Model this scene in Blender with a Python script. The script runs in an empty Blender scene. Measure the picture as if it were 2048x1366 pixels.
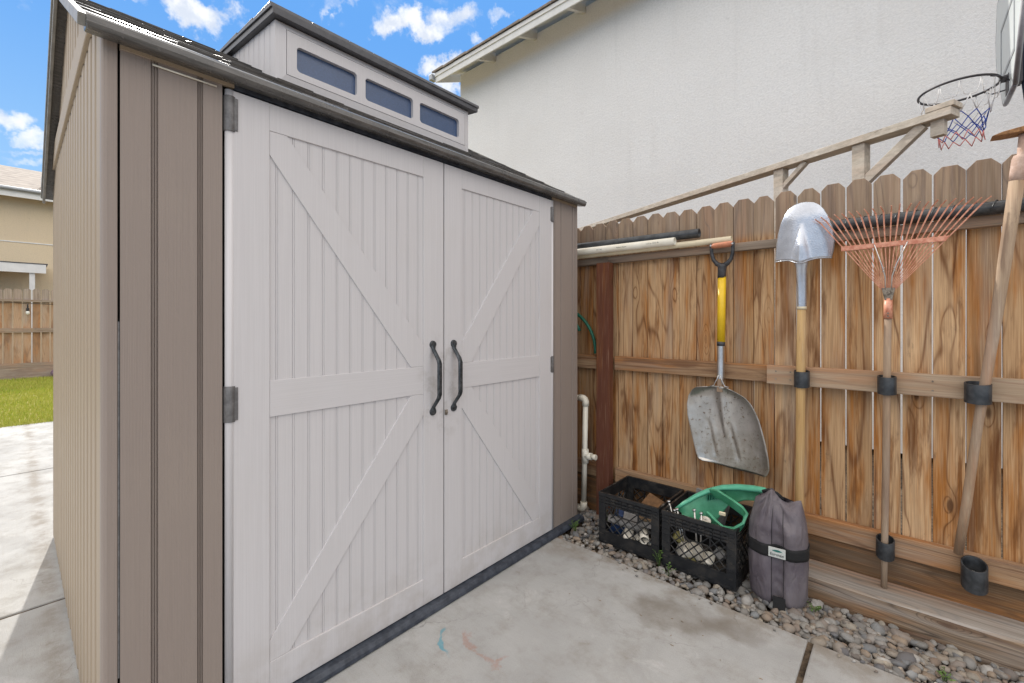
import bpy, bmesh, math, random
from mathutils import Vector, Matrix, noise as mnoise
random.seed(7)
PI = math.pi
C = bpy.context.scene.collection
sc = bpy.context.scene

# ------------------------------------------------------------------ camera
cd = bpy.data.cameras.new('camera'); cam = bpy.data.objects.new('camera', cd); C.objects.link(cam)
cam.location = (0, 0, 1.20); cam.rotation_euler = (PI/2, 0, math.atan2(784, 883))
cd.sensor_width = 36; cd.lens = 883/2048*36; cd.shift_y = -40/2048
cd.clip_start = .02; cd.clip_end = 600
sc.camera = cam

# ------------------------------------------------------------------ sun, sky, exposure
SUN = Vector((-1, .155, .78)).normalized()
sl = bpy.data.lights.new('sun', 'SUN'); so = bpy.data.objects.new('sun', sl); C.objects.link(so)
sl.energy = 2.1; sl.angle = math.radians(.55); sl.color = (1, .95, .87)
so.rotation_euler = SUN.to_track_quat('Z', 'Y').to_euler(); so.location = (-20, 3, 15)
w = bpy.data.worlds.new('World'); sc.world = w; w.use_nodes = True
vs = sc.view_settings; vs.view_transform = 'Standard'; vs.look = 'None'; vs.gamma = 1
vs.exposure = .99

class NT:
    """tiny node-tree helper: math on sockets or numbers"""
    def __init__(s, tree): s.t = tree; s.N = tree.nodes; s.L = tree.links
    def n(s, typ, ins=None, **kw):
        x = s.N.new(typ)
        for k, v in kw.items(): setattr(x, k, v)
        for k, v in (ins or {}).items(): s.put(x.inputs[k], v)
        return x
    def put(s, inp, v):
        if hasattr(v, 'is_output') or isinstance(v, bpy.types.NodeSocket): s.L.new(v, inp)
        elif isinstance(v, tuple) and len(v) == 3 and inp.type == 'RGBA': inp.default_value = (*v, 1)
        else: inp.default_value = v
    def m(s, op, a, b=0., c=None, clamp=False):
        x = s.N.new('ShaderNodeMath'); x.operation = op; x.use_clamp = clamp
        s.put(x.inputs[0], a); s.put(x.inputs[1], b)
        if c is not None: s.put(x.inputs[2], c)
        return x.outputs[0]
    def v(s, op, a, b=(0, 0, 0)):
        x = s.N.new('ShaderNodeVectorMath'); x.operation = op
        s.put(x.inputs[0], a); s.put(x.inputs[1] if op != 'SCALE' else x.inputs[3], b)
        return x.outputs[1] if op in ('LENGTH', 'DOT_PRODUCT', 'DISTANCE') else x.outputs[0]
    def mix(s, f, a, b, mode='MIX'):
        x = s.N.new('ShaderNodeMix'); x.data_type = 'RGBA'; x.blend_type = mode
        s.put(x.inputs[0], f); s.put(x.inputs[6], a); s.put(x.inputs[7], b)
        return x.outputs[2]
    def noise(s, vec, scale=5., detail=4., rough=.5, dist=0.):
        x = s.n('ShaderNodeTexNoise', {'Vector': vec, 'Scale': scale, 'Detail': detail, 'Roughness': rough, 'Distortion': dist})
        return x.outputs[0]
    def ramp(s, f, lo, hi, a=0., b=1.):
        x = s.n('ShaderNodeMapRange', {0: f, 1: lo, 2: hi, 3: a, 4: b}); x.interpolation_type = 'SMOOTHSTEP'
        return x.outputs[0]
    def xyz(s, vec): x = s.n('ShaderNodeSeparateXYZ', {0: vec}); return x.outputs
    def comb(s, x, y, z): return s.n('ShaderNodeCombineXYZ', {0: x, 1: y, 2: z}).outputs[0]

# world: physical sky with broken cloud at given bearings
wt = NT(w.node_tree); wt.N.clear()
sky = wt.n('ShaderNodeTexSky'); sky.sky_type = 'NISHITA'; sky.sun_disc = False
sky.sun_elevation = math.asin(SUN.z); sky.sun_rotation = math.atan2(SUN.x, SUN.y)
sky.air_density = 1.0; sky.dust_density = .0; sky.ozone_density = 3.0; sky.altitude = 200
tc = wt.n('ShaderNodeTexCoord').outputs['Generated']
dirn = wt.v('NORMALIZE', tc)
warp = wt.n('ShaderNodeTexNoise', {'Vector': dirn, 'Scale': 7., 'Detail': 6., 'Roughness': .62})
fine = wt.noise(dirn, 26., 5., .6)
wv = wt.v('SCALE', wt.v('SUBTRACT', warp.outputs['Color'], (.5, .5, .5)), .22)
dw = wt.v('ADD', dirn, wv)
cl = None
A0 = math.atan2(784, 883)
def bear(px, py):
    t = (px-1024)/883; v = (643-py)/883
    return Vector((-math.sin(A0)+math.cos(A0)*t, math.cos(A0)+math.sin(A0)*t, v)).normalized()
for px, py, rx, rz, k in ((840, 42, .085, .032, 1.), (905, 22, .06, .03, .8), (1010, 28, .03, .018, .6), (965, 88, .035, .018, .6),
                          (900, 165, .05, .03, 1.), (402, 8, .05, .03, .95), (680, 6, .035, .015, .6), (240, 2, .05, .02, .8), (8, 222, .035, .022, .7),
                          (62, 272, .026, .016, .7), (20, 296, .06, .009, .5), (40, 330, .09, .012, .5), (60, 20, .04, .014, .3),
                          (1500, -500, .6, .12, .9), (2600, -300, .6, .1, .8), (600, -420, .3, .08, .7)):
    d = bear(px, py)
    hz = Vector((-d.y, d.x, 0)).normalized(); up = d.cross(hz)
    df = wt.v('SUBTRACT', dw, tuple(d))
    a = wt.m('DIVIDE', wt.v('DOT_PRODUCT', df, tuple(hz)), rx)
    b = wt.m('DIVIDE', wt.v('DOT_PRODUCT', df, tuple(up)), rz)
    front = wt.m('GREATER_THAN', wt.v('DOT_PRODUCT', dirn, tuple(d)), 0)
    q = wt.m('SQRT', wt.m('ADD', wt.m('MULTIPLY', a, a), wt.m('MULTIPLY', b, b)))
    g = wt.m('MULTIPLY', wt.m('MULTIPLY', wt.ramp(q, .25, 1.5, 1., 0.), k), front)
    cl = g if cl is None else wt.m('MAXIMUM', cl, g)
# unseen bright cloud bank, added overhead and behind the camera to neutralise the light
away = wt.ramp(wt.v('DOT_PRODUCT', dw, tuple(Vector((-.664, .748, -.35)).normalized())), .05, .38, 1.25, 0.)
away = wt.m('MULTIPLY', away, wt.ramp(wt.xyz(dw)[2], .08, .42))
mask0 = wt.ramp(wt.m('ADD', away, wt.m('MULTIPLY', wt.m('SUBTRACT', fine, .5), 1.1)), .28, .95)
mask = wt.ramp(wt.m('ADD', cl, wt.m('MULTIPLY', wt.m('SUBTRACT', fine, .5), 1.1)), .28, .95)
el = wt.ramp(wt.xyz(dirn)[2], .05, .55)
skyc = wt.mix(1., sky.outputs[0], wt.mix(el, (1.9, 3.2, 4.7), (.72, 1.95, 4.3)), 'DARKEN')
lit = wt.mix(wt.ramp(wt.noise(dirn, 38., 4., .6), .35, .62), (3.7, 3.95, 4.4), (4.9, 4.95, 5.0))
col = wt.mix(wt.m('MULTIPLY', mask, .93), skyc, lit)
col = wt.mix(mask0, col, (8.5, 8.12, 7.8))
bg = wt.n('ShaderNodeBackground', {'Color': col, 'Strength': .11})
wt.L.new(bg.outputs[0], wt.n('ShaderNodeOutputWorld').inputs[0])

# ------------------------------------------------------------------ materials
def new_mat(name, rough=.6, metal=0., spec=.5):
    m = bpy.data.materials.new(name); m.use_nodes = True
    t = NT(m.node_tree); b = m.node_tree.nodes['Principled BSDF']
    b.inputs['Roughness'].default_value = rough; b.inputs['Metallic'].default_value = metal
    b.inputs['Specular IOR Level'].default_value = spec
    t.b = b; t.obj = t.n('ShaderNodeTexCoord').outputs['Object']
    return m, t
def bump(t, h, strength=.3, dist=.002):
    x = t.n('ShaderNodeBump', {'Height': h, 'Strength': strength, 'Distance': dist})
    t.L.new(x.outputs[0], t.b.inputs['Normal'])
def simple(name, col, rough=.6, metal=0., var=.12, scale=25., bmp=0., spec=.5, col2=None):
    m, t = new_mat(name, rough, metal, spec)
    n = t.noise(t.obj, scale, 5., .6)
    lo = tuple(c*(1-var) for c in col); hi = col2 or tuple(min(1, c*(1+var)) for c in col)
    t.put(t.b.inputs['Base Color'], t.mix(t.ramp(n, .3, .7), lo, hi))
    t.put(t.b.inputs['Roughness'], t.m('ADD', rough-.06, t.m('MULTIPLY', n, .12)))
    if bmp: bump(t, t.noise(t.obj, scale*4, 4.), bmp, .002)
    return m
def plastic(name, col, axis='Y', amt=.35, dirt=.10, rough=.55):
    """moulded shed plastic: fine vertical wood-like streaks, light dust"""
    m, t = new_mat(name, rough, 0, .35)
    sx = (350., 350., 3.) if axis == 'V' else (3., 3., 350.)
    st = t.noise(t.v('MULTIPLY', t.obj, sx), 1., 3., .6)
    st2 = t.noise(t.v('MULTIPLY', t.obj, tuple(q*.25 for q in sx)), 1., 2.)
    du = t.noise(t.obj, 2.2, 5., .65)
    c = t.mix(t.ramp(st, .35, .65), tuple(q*.965 for q in col), tuple(min(1, q*1.02) for q in col))
    c = t.mix(t.m('MULTIPLY', t.ramp(du, .45, .75), dirt), c, (.42, .36, .28))
    spk = t.noise(t.obj, 190., 2.)
    c = t.mix(t.ramp(spk, .76, .8, 0., .35), c, (.25, .22, .2))
    z = t.xyz(t.n('ShaderNodeNewGeometry').outputs['Position'])[2]
    low = t.m('MULTIPLY', t.ramp(z, .02, .35, 1., 0.), t.ramp(t.noise(t.obj, 9., 5., .7), .35, .7))
    c = t.mix(t.m('MULTIPLY', low, .3), c, (.30, .25, .19))
    px_, py_, pz_ = t.xyz(t.n('ShaderNodeNewGeometry').outputs['Position'])[0:3]
    ry = t.m('DIVIDE', t.m('SUBTRACT', py_, 1.22), .16); rz2 = t.m('DIVIDE', t.m('SUBTRACT', pz_, .93), .28)
    rub = t.m('MULTIPLY', t.ramp(t.m('ADD', t.m('MULTIPLY', ry, ry), t.m('MULTIPLY', rz2, rz2)), .1, 1., .5, 0.), t.ramp(t.noise(t.obj, 13., 6., .7), .45, .68))
    c = t.mix(rub, c, (.34, .31, .28))
    scr = t.noise(t.v('MULTIPLY', t.obj, (70., 9., 26.)), 1., 5., .7)
    c = t.mix(t.ramp(scr, .70, .76, 0., .3), c, (.36, .33, .30))
    t.put(t.b.inputs['Base Color'], c)
    bump(t, t.m('ADD', st, t.m('MULTIPLY', st2, .15)), amt, .0008)
    return m
def wood(name, axis='Z', upgray=0., light=(.60, .40, .225), dark=(.13, .045, .013), gray=(.27, .225, .185), weather=0., topgray=None, ringscale=12., seeded=True, contrast=1., knots=True):
    """weathered cedar: contour-line grain, fibres, rust-coloured streaks, knots, grey where it is exposed.
    grain runs along 'axis'; the per-board attribute 'seed' shifts the pattern."""
    m, t = new_mat(name, .78, 0, .25)
    x, y, z = t.xyz(t.obj)[0:3]
    seed = t.n('ShaderNodeAttribute', attribute_name='seed').outputs['Fac'] if seeded else 0.
    if axis == 'Z': u, v_, l = x, y, z
    elif axis == 'X': u, v_, l = z, y, x
    else: u, v_, l = x, z, y
    sd = t.m('MULTIPLY', seed, 37.)
    base = t.comb(t.m('ADD', t.m('MULTIPLY', u, 1.), sd), t.m('MULTIPLY', v_, 1.), t.m('ADD', l, t.m('MULTIPLY', seed, 91.)))
    st = t.v('MULTIPLY', base, (6.2, 6.2, .55))
    fld = t.noise(st, 1., 1.5, .45, .25)
    if knots:
        vo = t.n('ShaderNodeTexVoronoi', {'Vector': t.v('MULTIPLY', base, (9., 3., 3.2)), 'Scale': 1., 'Randomness': 1.})
        kd = vo.outputs['Distance']
        kn = t.m('POWER', 2.718, t.m('MULTIPLY', t.m('MULTIPLY', kd, kd), -26.))
        kr = t.xyz(vo.outputs['Color'])[0]
        kon = t.ramp(kr, .62, .66)
        kn = t.m('MULTIPLY', kn, kon)
        fld = t.m('ADD', fld, t.m('MULTIPLY', kn, .22))
    ph = t.m('MULTIPLY', fld, t.m('MULTIPLY', ringscale*6.28, t.m('ADD', .55, t.m('FRACT', t.m('MULTIPLY', seed, 7.31)))))
    ring = t.m('ADD', t.m('MULTIPLY', t.m('SINE', ph), .5), .5)
    msk = t.ramp(t.noise(t.v('MULTIPLY', t.v('ADD', base, (11., 2., 4.)), (8., 4., 1.1)), 1., 3., .6), .34, .56, .25, 1.)
    line = t.m('MULTIPLY', t.m('ADD', t.m('MULTIPLY', t.m('POWER', ring, 16.), .75), t.m('MULTIPLY', t.m('POWER', ring, 2.), .16)), msk)
    fib = t.noise(t.v('MULTIPLY', base, (260., 260., 5.)), 1., 3., .6)
    fib2 = t.noise(t.v('MULTIPLY', base, (60., 60., 2.)), 1., 3., .6)
    big = t.noise(t.v('MULTIPLY', base, (11., 4., 1.3)), 1., 4., .62)
    per = t.noise(t.comb(t.m('MULTIPLY', seed, 431.), 0., 0.), 1., 0.)
    c = t.mix(t.ramp(per, .3, .7), (light[0]*.66, light[1]*.58, light[2]*.48), tuple(min(1, q*1.16) for q in light))
    rust = t.m('MULTIPLY', t.ramp(big, .44, .62), t.ramp(fib2, .25, .6))
    c = t.mix(t.m('MULTIPLY', rust, min(1., .95*contrast)), c, (.45, .175, .036))
    drk = t.noise(t.v('MULTIPLY', t.v('ADD', base, (3., 8., 2.)), (16., 5., 1.9)), 1., 5., .65)
    c = t.mix(t.m('MULTIPLY', t.m('MULTIPLY', t.ramp(drk, .51, .64), t.ramp(fib2, .25, .5)), .72*contrast), c, (.15, .058, .018))
    gbig = t.noise(t.v('MULTIPLY', t.v('ADD', base, (5., 3., 9.)), (9., 4., .9)), 1., 4., .6)
    c = t.mix(t.m('MULTIPLY', t.ramp(gbig, .5, .72), .6), c, tuple(q*1.3 for q in gray))
    c = t.mix(t.m('MULTIPLY', line, t.m('MULTIPLY', t.ramp(fib2, .2, .7, .5, .95), contrast)), c, dark)
    c = t.mix(t.ramp(fib, .35, .7, 0., .38), c, dark)
    c = t.mix(t.ramp(fib, .45, .25, 0., .25), c, (.70, .55, .38))
    if knots: c = t.mix(t.m('MULTIPLY', t.ramp(kn, .72, .93), .85), c, (.10, .045, .02))
    g = weather
    if topgray is not None:
        wob = t.m('MULTIPLY', t.m('SUBTRACT', big, .5), .06)
        g = t.m('ADD', weather, t.ramp(t.m('ADD', z, wob), topgray-.03, topgray+.05, 0., .66), clamp=True)
    if upgray: g = t.m('ADD', g, t.m('MULTIPLY', t.ramp(t.xyz(t.n('ShaderNodeNewGeometry').outputs['Normal'])[2], .4, .9), t.ramp(big, .35, .6, upgray, upgray*.5)), clamp=True)
    gc = t.mix(t.ramp(fib2, .3, .7), tuple(q*.62 for q in gray), tuple(min(1, q*1.15) for q in gray))
    c = t.mix(g, c, gc)
    mold = t.noise(t.v('MULTIPLY', base, (14., 14., 5.)), 1., 6., .7)
    c = t.mix(t.ramp(mold, .62, .72, 0., .5), c, (.07, .05, .04))
    t.put(t.b.inputs['Base Color'], c)
    bump(t, t.m('ADD', t.m('MULTIPLY', fib, 1.), t.m('MULTIPLY', line, -.6)), .55, .0012)
    return m

M = {}
M['door'] = plastic('door_plastic', (.60, .58, .585), 'V', .22, .06)
M['doorh'] = plastic('door_plastic_across', (.60, .58, .585), 'H', .22, .06)
M['panel'] = plastic('panel_plastic', (.285, .235, .205), 'V', .8)
M['side'] = plastic('panel_plastic_bounce_lit', (.375, .30, .22), 'V', .8, .2)  # same plastic as the panels, warm bounce light put into the colour
M['base'] = simple('base_plastic', (.028, .036, .055), .5, 0, .35, 30., .3, .5, (.06, .07, .09))
M['hinge'] = simple('hinge_grey', (.16, .155, .155), .5, .3, .25, 60., .2)
M['iron'] = simple('handle_iron', (.045, .055, .065), .42, .6, .35, 60., .4, .5, (.11, .12, .13))
M['frost'] = simple('frosted_pane', (.045, .085, .18), .20, 0, .12, 140., .35, .7)
M['cement'] = None
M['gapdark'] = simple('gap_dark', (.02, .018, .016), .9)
M['galv'] = simple('gutter_metal', (.36, .38, .40), .45, .5)
M['white_trim'] = simple('white_trim', (.74, .74, .72), .6, 0, .06, 6.)
M['soffit'] = simple('soffit_paint', (.68, .66, .60), .7, 0, .05, 6.)
M['pvc'] = simple('white_pvc', (.74, .68, .55), .38, 0, .07, 9., 0, .5, (.80, .76, .66))
M['pvc_dirty'] = simple('aged_pvc', (.66, .57, .40), .42, 0, .1, 9.)
M['abs'] = simple('black_pipe', (.022, .024, .027), .36, 0, .3, 30., .1, .5, (.05, .053, .057))
M['rubber'] = simple('black_rubber', (.025, .027, .032), .45, 0, .3, 40., .15, .5, (.06, .06, .065))
M['yellow'] = simple('yellow_fibreglass', (.78, .50, .015), .38, 0, .06, 20.)
M['orange'] = simple('handle_top', (.50, .19, .10), .55, 0, .2, 40.)
M['coral'] = simple('faded_red_paint', (.58, .20, .115), .42, .0, .15, 60., .15, .5, (.72, .36, .24))
M['wire'] = simple('zinc_wire', (.62, .60, .57), .35, .9)
M['rustmetal'] = simple('rusty_bracket', (.20, .16, .12), .6, .5, .4, 90., .4, .5, (.38, .33, .27))
M['bark'] = simple('rusty_tool_head', (.30, .15, .06), .75, .2, .35, 120., .6)
M['green'] = simple('green_plastic', (.045, .26, .13), .45, 0, .15, 14., .1, .5, (.08, .34, .20))
M['green_dark'] = simple('dark_green_hose', (.012, .13, .08), .4)
M['mint'] = simple('green_rim', (.10, .42, .27), .45)
M['backboard'] = simple('backboard_panel', (.58, .62, .62), .3, 0, .05, 3.)
M['boardedge'] = simple('backboard_edge', (.24, .23, .25), .5)
M['polem'] = simple('pole_paint', (.035, .045, .085), .35, .3)
M['rim'] = simple('rim_steel', (.06, .055, .06), .5, .3)
M['netw'] = simple('net_white', (.82, .80, .78), .8); M['netb'] = simple('net_blue', (.03, .07, .36), .8); M['netr'] = simple('net_red', (.62, .20, .18), .8)
M['strap'] = simple('black_webbing', (.010, .010, .011), .8, 0, .3, 200., .5)
M['patch'] = simple('label_cloth', (.55, .57, .54), .8, 0, .12, 200., .3)
M['ink'] = simple('label_ink', (.02, .025, .03), .7); M['leafink'] = simple('label_green', (.01, .14, .12), .7)
M['red'] = simple('red_cap', (.55, .03, .03), .35)
M['brownblock'] = simple('brown_block', (.17, .09, .04), .85, 0, .3, 30., .5)
M['junkw'] = simple('pale_offcut', (.62, .57, .48), .55, 0, .15, 30.)
M['junkg'] = simple('grey_offcut', (.24, .23, .22), .6, 0, .25, 30.)
M['junkb'] = simple('blue_offcut', (.02, .05, .14), .5)
M['junky'] = simple('olive_offcut', (.22, .19, .06), .6)
M['sack'] = None
M['leaf'] = simple('weed_leaf', (.09, .16, .035), .6, 0, .3, 60.)
M['stem'] = simple('dry_stem', (.26, .17, .09), .8)
M['toy'] = simple('ball_skin', (.55, .42, .50), .6, 0, .5, 14., 0, .5, (.12, .05, .12))
M['cord'] = simple('cord_black', (.02, .02, .02), .7); M['bulb'] = simple('bulb_glass', (.75, .75, .72), .15)
M['ashhandle'] = wood('pale_handle_wood', 'Z', light=(.62, .42, .19), dark=(.34, .19, .07), weather=.06, ringscale=4., seeded=False, knots=False, contrast=.5)
M['greyhandle'] = wood('grey_handle_wood', 'Z', light=(.50, .36, .23), dark=(.22, .13, .08), gray=(.34, .28, .23), weather=.40, ringscale=5., seeded=False, knots=False, contrast=1.)
M['fence'] = wood('fence_cedar', 'Z', topgray=1.62)
M['rail'] = wood('fence_rail_cedar', 'X', light=(.47, .31, .18), weather=.18, ringscale=12.)
M['railtop'] = wood('fence_rail_grey', 'X', light=(.36, .27, .18), weather=.72, ringscale=12., knots=False)
M['newrail'] = wood('newer_rail', 'X', light=(.50, .37, .245), dark=(.30, .16, .08), gray=(.36, .31, .26), weather=.35, ringscale=6.)
M['kick'] = wood('kickboard_wood', 'X', light=(.20, .12, .06), dark=(.07, .035, .015), gray=(.15, .115, .085), weather=.25, ringscale=10.)
M['sleeper'] = wood('sleeper_wood', 'X', upgray=.7, light=(.30, .20, .115), dark=(.05, .028, .015), gray=(.38, .36, .335), weather=.12, ringscale=14., contrast=1.3)
M['post'] = wood('stained_post', 'Z', light=(.155, .058, .036), dark=(.08, .03, .02), gray=(.16, .08, .06), ringscale=8., contrast=.35)
M['oldpaint'] = wood('flaking_white_timber', 'X', light=(.56, .51, .42), dark=(.34, .24, .15), gray=(.54, .51, .46), weather=.5, ringscale=7., seeded=False, knots=False, contrast=.4)
M['farfence'] = wood('far_fence_wood', 'Z', light=(.56, .38, .25), dark=(.22, .11, .05), gray=(.36, .31, .27), topgray=1.6, weather=.18)
def horiz(m):  # far fence runs along Y: its rails use the Y axis
    return m
M['farrail'] = wood('far_rail_wood', 'Y', light=(.46, .36, .27), gray=(.38, .33, .29), weather=.5)

def stucco(name, col, stain):
    m, t = new_mat(name, .92, 0, .15)
    n = t.noise(t.obj, .7, 5., .6); f = t.noise(t.obj, 42., 5., .7); g = t.noise(t.obj, 130., 3.)
    c = t.mix(t.ramp(n, .3, .75), col, stain)
    c = t.mix(t.ramp(f, .40, .68, 0., .55), c, tuple(q*.80 for q in col))
    c = t.mix(t.ramp(t.noise(t.obj, 9., 5.), .64, .76, 0., .25), c, tuple(q*.72 for q in stain))
    stx = t.noise(t.v('MULTIPLY', t.obj, (5., 5., .35)), 1., 5., .65)
    c = t.mix(t.ramp(stx, .52, .72, 0., .22), c, tuple(q*.8 for q in stain))
    t.put(t.b.inputs['Base Color'], c)
    bump(t, t.m('ADD', t.m('ADD', f, t.m('MULTIPLY', g, .5)), t.m('MULTIPLY', t.noise(t.obj, 11., 4., .6), .7)), .55, .012)
    return m
M['stucco'] = stucco('pale_stucco', (.84, .835, .825), (.78, .77, .755))
M['tan'] = stucco('tan_stucco', (.74, .61, .42), (.68, .56, .40))

def roof_plastic():
    m, t = new_mat('grey_shingle_plastic', .34, 0, .6)
    n = t.noise(t.v('MULTIPLY', t.obj, (90., 12., 90.)), 1., 4., .65); d = t.noise(t.obj, 6., 5., .7); s = t.noise(t.obj, 240., 2.)
    c = t.mix(t.ramp(n, .3, .7), (.060, .058, .056), (.115, .108, .102))
    c = t.mix(t.ramp(d, .5, .75, 0., .5), c, (.17, .155, .135))
    c = t.mix(t.ramp(s, .70, .74, 0., .6), c, (.30, .27, .23))
    t.put(t.b.inputs['Base Color'], c); t.put(t.b.inputs['Roughness'], t.ramp(d, .3, .8, .20, .40))
    bump(t, t.m('ADD', n, t.m('MULTIPLY', t.noise(t.obj, 45., 3.), .5)), .4, .002)
    return m
M['shingle'] = roof_plastic()
M['darktrim'] = simple('dormer_fascia', (.075, .075, .082), .4, 0, .2, 20., .15)
M['raketrim'] = simple('rake_trim', (.20, .19, .17), .4, 0, .2, 20., .15)
def tile():
    m, t = new_mat('roof_tile', .85)
    x, y, z = t.xyz(t.obj)[0:3]
    a = t.m('FRACT', t.m('MULTIPLY', z, 6.2)); n = t.noise(t.obj, 5., 5., .6)
    c = t.mix(t.ramp(n, .3, .7), (.20, .165, .14), (.33, .28, .235))
    t.put(t.b.inputs['Base Color'], t.mix(t.ramp(a, .0, .25, .75, 0.), c, (.05, .045, .04)))
    return m
M['tile'] = tile()

def concrete():
    m, t = new_mat('worn_concrete', .85, 0, .3)
    p = t.obj; x, y, z = t.xyz(p)[0:3]
    big = t.noise(p, 1.3, 5., .6, .3); mid = t.noise(p, 7., 6., .68); fin = t.noise(p, 60., 4., .6); gr = t.noise(p, 320., 3., .6)
    c = t.mix(t.ramp(big, .3, .7), (.35, .35, .345), (.47, .47, .46))
    c = t.mix(t.ramp(mid, .45, .70, 0., .6), c, (.28, .265, .24))
    c = t.mix(t.ramp(t.noise(p, 2.6, 6., .7, .6), .50, .66, 0., .34), c, (.26, .255, .245))
    c = t.mix(t.ramp(t.noise(p, 4.3, 6., .7, .4), .56, .70, 0., .5), c, (.56, .555, .545))
    br = t.noise(t.v('MULTIPLY', p, (9., 90., 9.)), 1., 4., .6)
    c = t.mix(t.ramp(br, .5, .8, 0., .35), c, (.34, .31, .27))
    c = t.mix(t.ramp(t.noise(p, 14., 6., .75), .62, .70, 0., .35), c, (.26, .225, .18))
    c = t.mix(t.ramp(gr, .25, .55, .35, 0.), c, (.18, .17, .16))
    c = t.mix(t.ramp(t.noise(p, 95., 3., .6), .70, .74, 0., .7), c, (.10, .09, .08))
    wp = t.n('ShaderNodeTexNoise', {'Vector': p, 'Scale': 9., 'Detail': 5.}).outputs['Color']
    pw = t.v('ADD', p, t.v('SCALE', t.v('SUBTRACT', wp, (.5, .5, .5)), .16))
    def blob(cx, cy, rx, ry, ang=0.):
        d = t.v('SUBTRACT', pw, (cx, cy, 0)); dx, dy = t.xyz(d)[0:2]
        ca, sa = math.cos(ang), math.sin(ang)
        a = t.m('DIVIDE', t.m('ADD', t.m('MULTIPLY', dx, ca), t.m('MULTIPLY', dy, sa)), rx)
        b = t.m('DIVIDE', t.m('SUBTRACT', t.m('MULTIPLY', dy, ca), t.m('MULTIPLY', dx, sa)), ry)
        return t.m('SQRT', t.m('ADD', t.m('MULTIPLY', a, a), t.m('MULTIPLY', b, b)))
    # old damp stains, earth along the gravel and chalk left by a child
    c = t.mix(t.m('MULTIPLY', t.ramp(blob(-.70, 1.80, .20, .11, .3), .55, 1.25, .62, 0.), t.ramp(mid, .25, .6, .6, 1.)), c, (.17, .145, .115))
    c = t.mix(t.ramp(blob(-.50, 1.86, .14, .07, .2), .4, 1.2, .4, 0.), c, (.16, .13, .10))
    c = t.mix(t.ramp(blob(.06, 1.86, .17, .055, -.3), .5, 1.3, .42, 0.), c, (.24, .18, .12))
    c = t.mix(t.ramp(blob(-1.30, 1.90, .16, .06, .2), .4, 1.3, .3, 0.), c, (.22, .18, .13))
    ck = t.n('ShaderNodeTexVoronoi', {'Vector': t.v('ADD', t.v('MULTIPLY', pw, (.75, .75, .75)), (.3, .42, 0.)), 'Scale': 1.}, feature='DISTANCE_TO_EDGE').outputs['Distance']
    c = t.mix(t.m('MULTIPLY', t.ramp(ck, .0, .0022, .5, 0.), t.ramp(big, .42, .6)), c, (.13, .12, .11))
    edge = t.m('MULTIPLY', t.ramp(y, 1.86, 2.0, 0., 1.), t.ramp(mid, .35, .62))
    c = t.mix(t.m('MULTIPLY', edge, .6), c, (.20, .155, .105))
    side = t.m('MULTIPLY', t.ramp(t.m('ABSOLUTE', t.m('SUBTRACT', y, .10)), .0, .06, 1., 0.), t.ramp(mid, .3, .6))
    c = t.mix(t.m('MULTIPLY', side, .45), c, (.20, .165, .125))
    grit = t.ramp(fin, .3, .6)
    ch = t.m('MULTIPLY', t.m('MAXIMUM', t.ramp(blob(-1.275, 1.055, .050, .017, -.35), .6, 1.1, .65, 0.), t.ramp(blob(-1.335, 1.085, .030, .012, -.9), .5, 1.1, .55, 0.)), t.ramp(fin, .25, .5))
    c = t.mix(ch, c, (.045, .30, .40))
    ch = t.m('MULTIPLY', t.m('MAXIMUM', t.ramp(blob(-1.225, 1.145, .060, .015, -.55), .5, 1.1, .45, 0.), t.m('MAXIMUM', t.ramp(blob(-1.12, 1.115, .07, .010, .0), .5, 1.2, .4, 0.), t.ramp(blob(-1.065, 1.135, .010, .035, .2), .5, 1.2, .5, 0.))), t.ramp(fin, .3, .55))
    c = t.mix(ch, c, (.36, .17, .12))
    t.put(t.b.inputs['Base Color'], c)
    t.put(t.b.inputs['Roughness'], t.ramp(mid, .3, .7, .72, .92))
    bump(t, t.m('ADD', t.m('ADD', gr, t.m('MULTIPLY', fin, .7)), t.m('MULTIPLY', br, .5)), .5, .002)
    return m
M['concrete'] = concrete()
M['soil'] = simple('dark_soil', (.05, .037, .027), .95, 0, .4, 30., .8, .2, (.15, .11, .075))
M['lawnbase'] = simple('lawn_soil', (.34, .33, .08), .95, 0, .4, 9., .8, .2, (.50, .42, .17))
def attr_mat(name, cols, rough=.8, bm=.3, sc=40.):
    m, t = new_mat(name, rough, 0, .3)
    s = t.n('ShaderNodeAttribute', attribute_name='seed').outputs['Fac']
    r = t.n('ShaderNodeValToRGB', {0: s}); e = r.color_ramp.elements
    e[0].position = 0; e[0].color = (*cols[0], 1); e[1].position = 1; e[1].color = (*cols[-1], 1)
    for i, q in enumerate(cols[1:-1]): k = e.new((i+1)/(len(cols)-1)); k.color = (*q, 1)
    n = t.noise(t.obj, sc, 5., .65)
    t.put(t.b.inputs['Base Color'], t.mix(t.ramp(n, .35, .7, 0., .55), r.outputs[0], tuple(.55*sum(q[i] for q in cols)/len(cols) for i in range(3))))
    bump(t, t.noise(t.obj, sc*3, 4.), bm, .002)
    return m
M['pebble'] = attr_mat('river_pebble', [(.18, .175, .165), (.32, .305, .285), (.22, .16, .12), (.36, .32, .26), (.24, .25, .255), (.13, .13, .14), (.31, .235, .17), (.26, .25, .235), (.44, .42, .39)])
M['blade'] = attr_mat('grass_blade', [(.24, .36, .03), (.38, .46, .05), (.56, .52, .12), (.32, .42, .04), (.66, .52, .24)], .6, .1)
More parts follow.
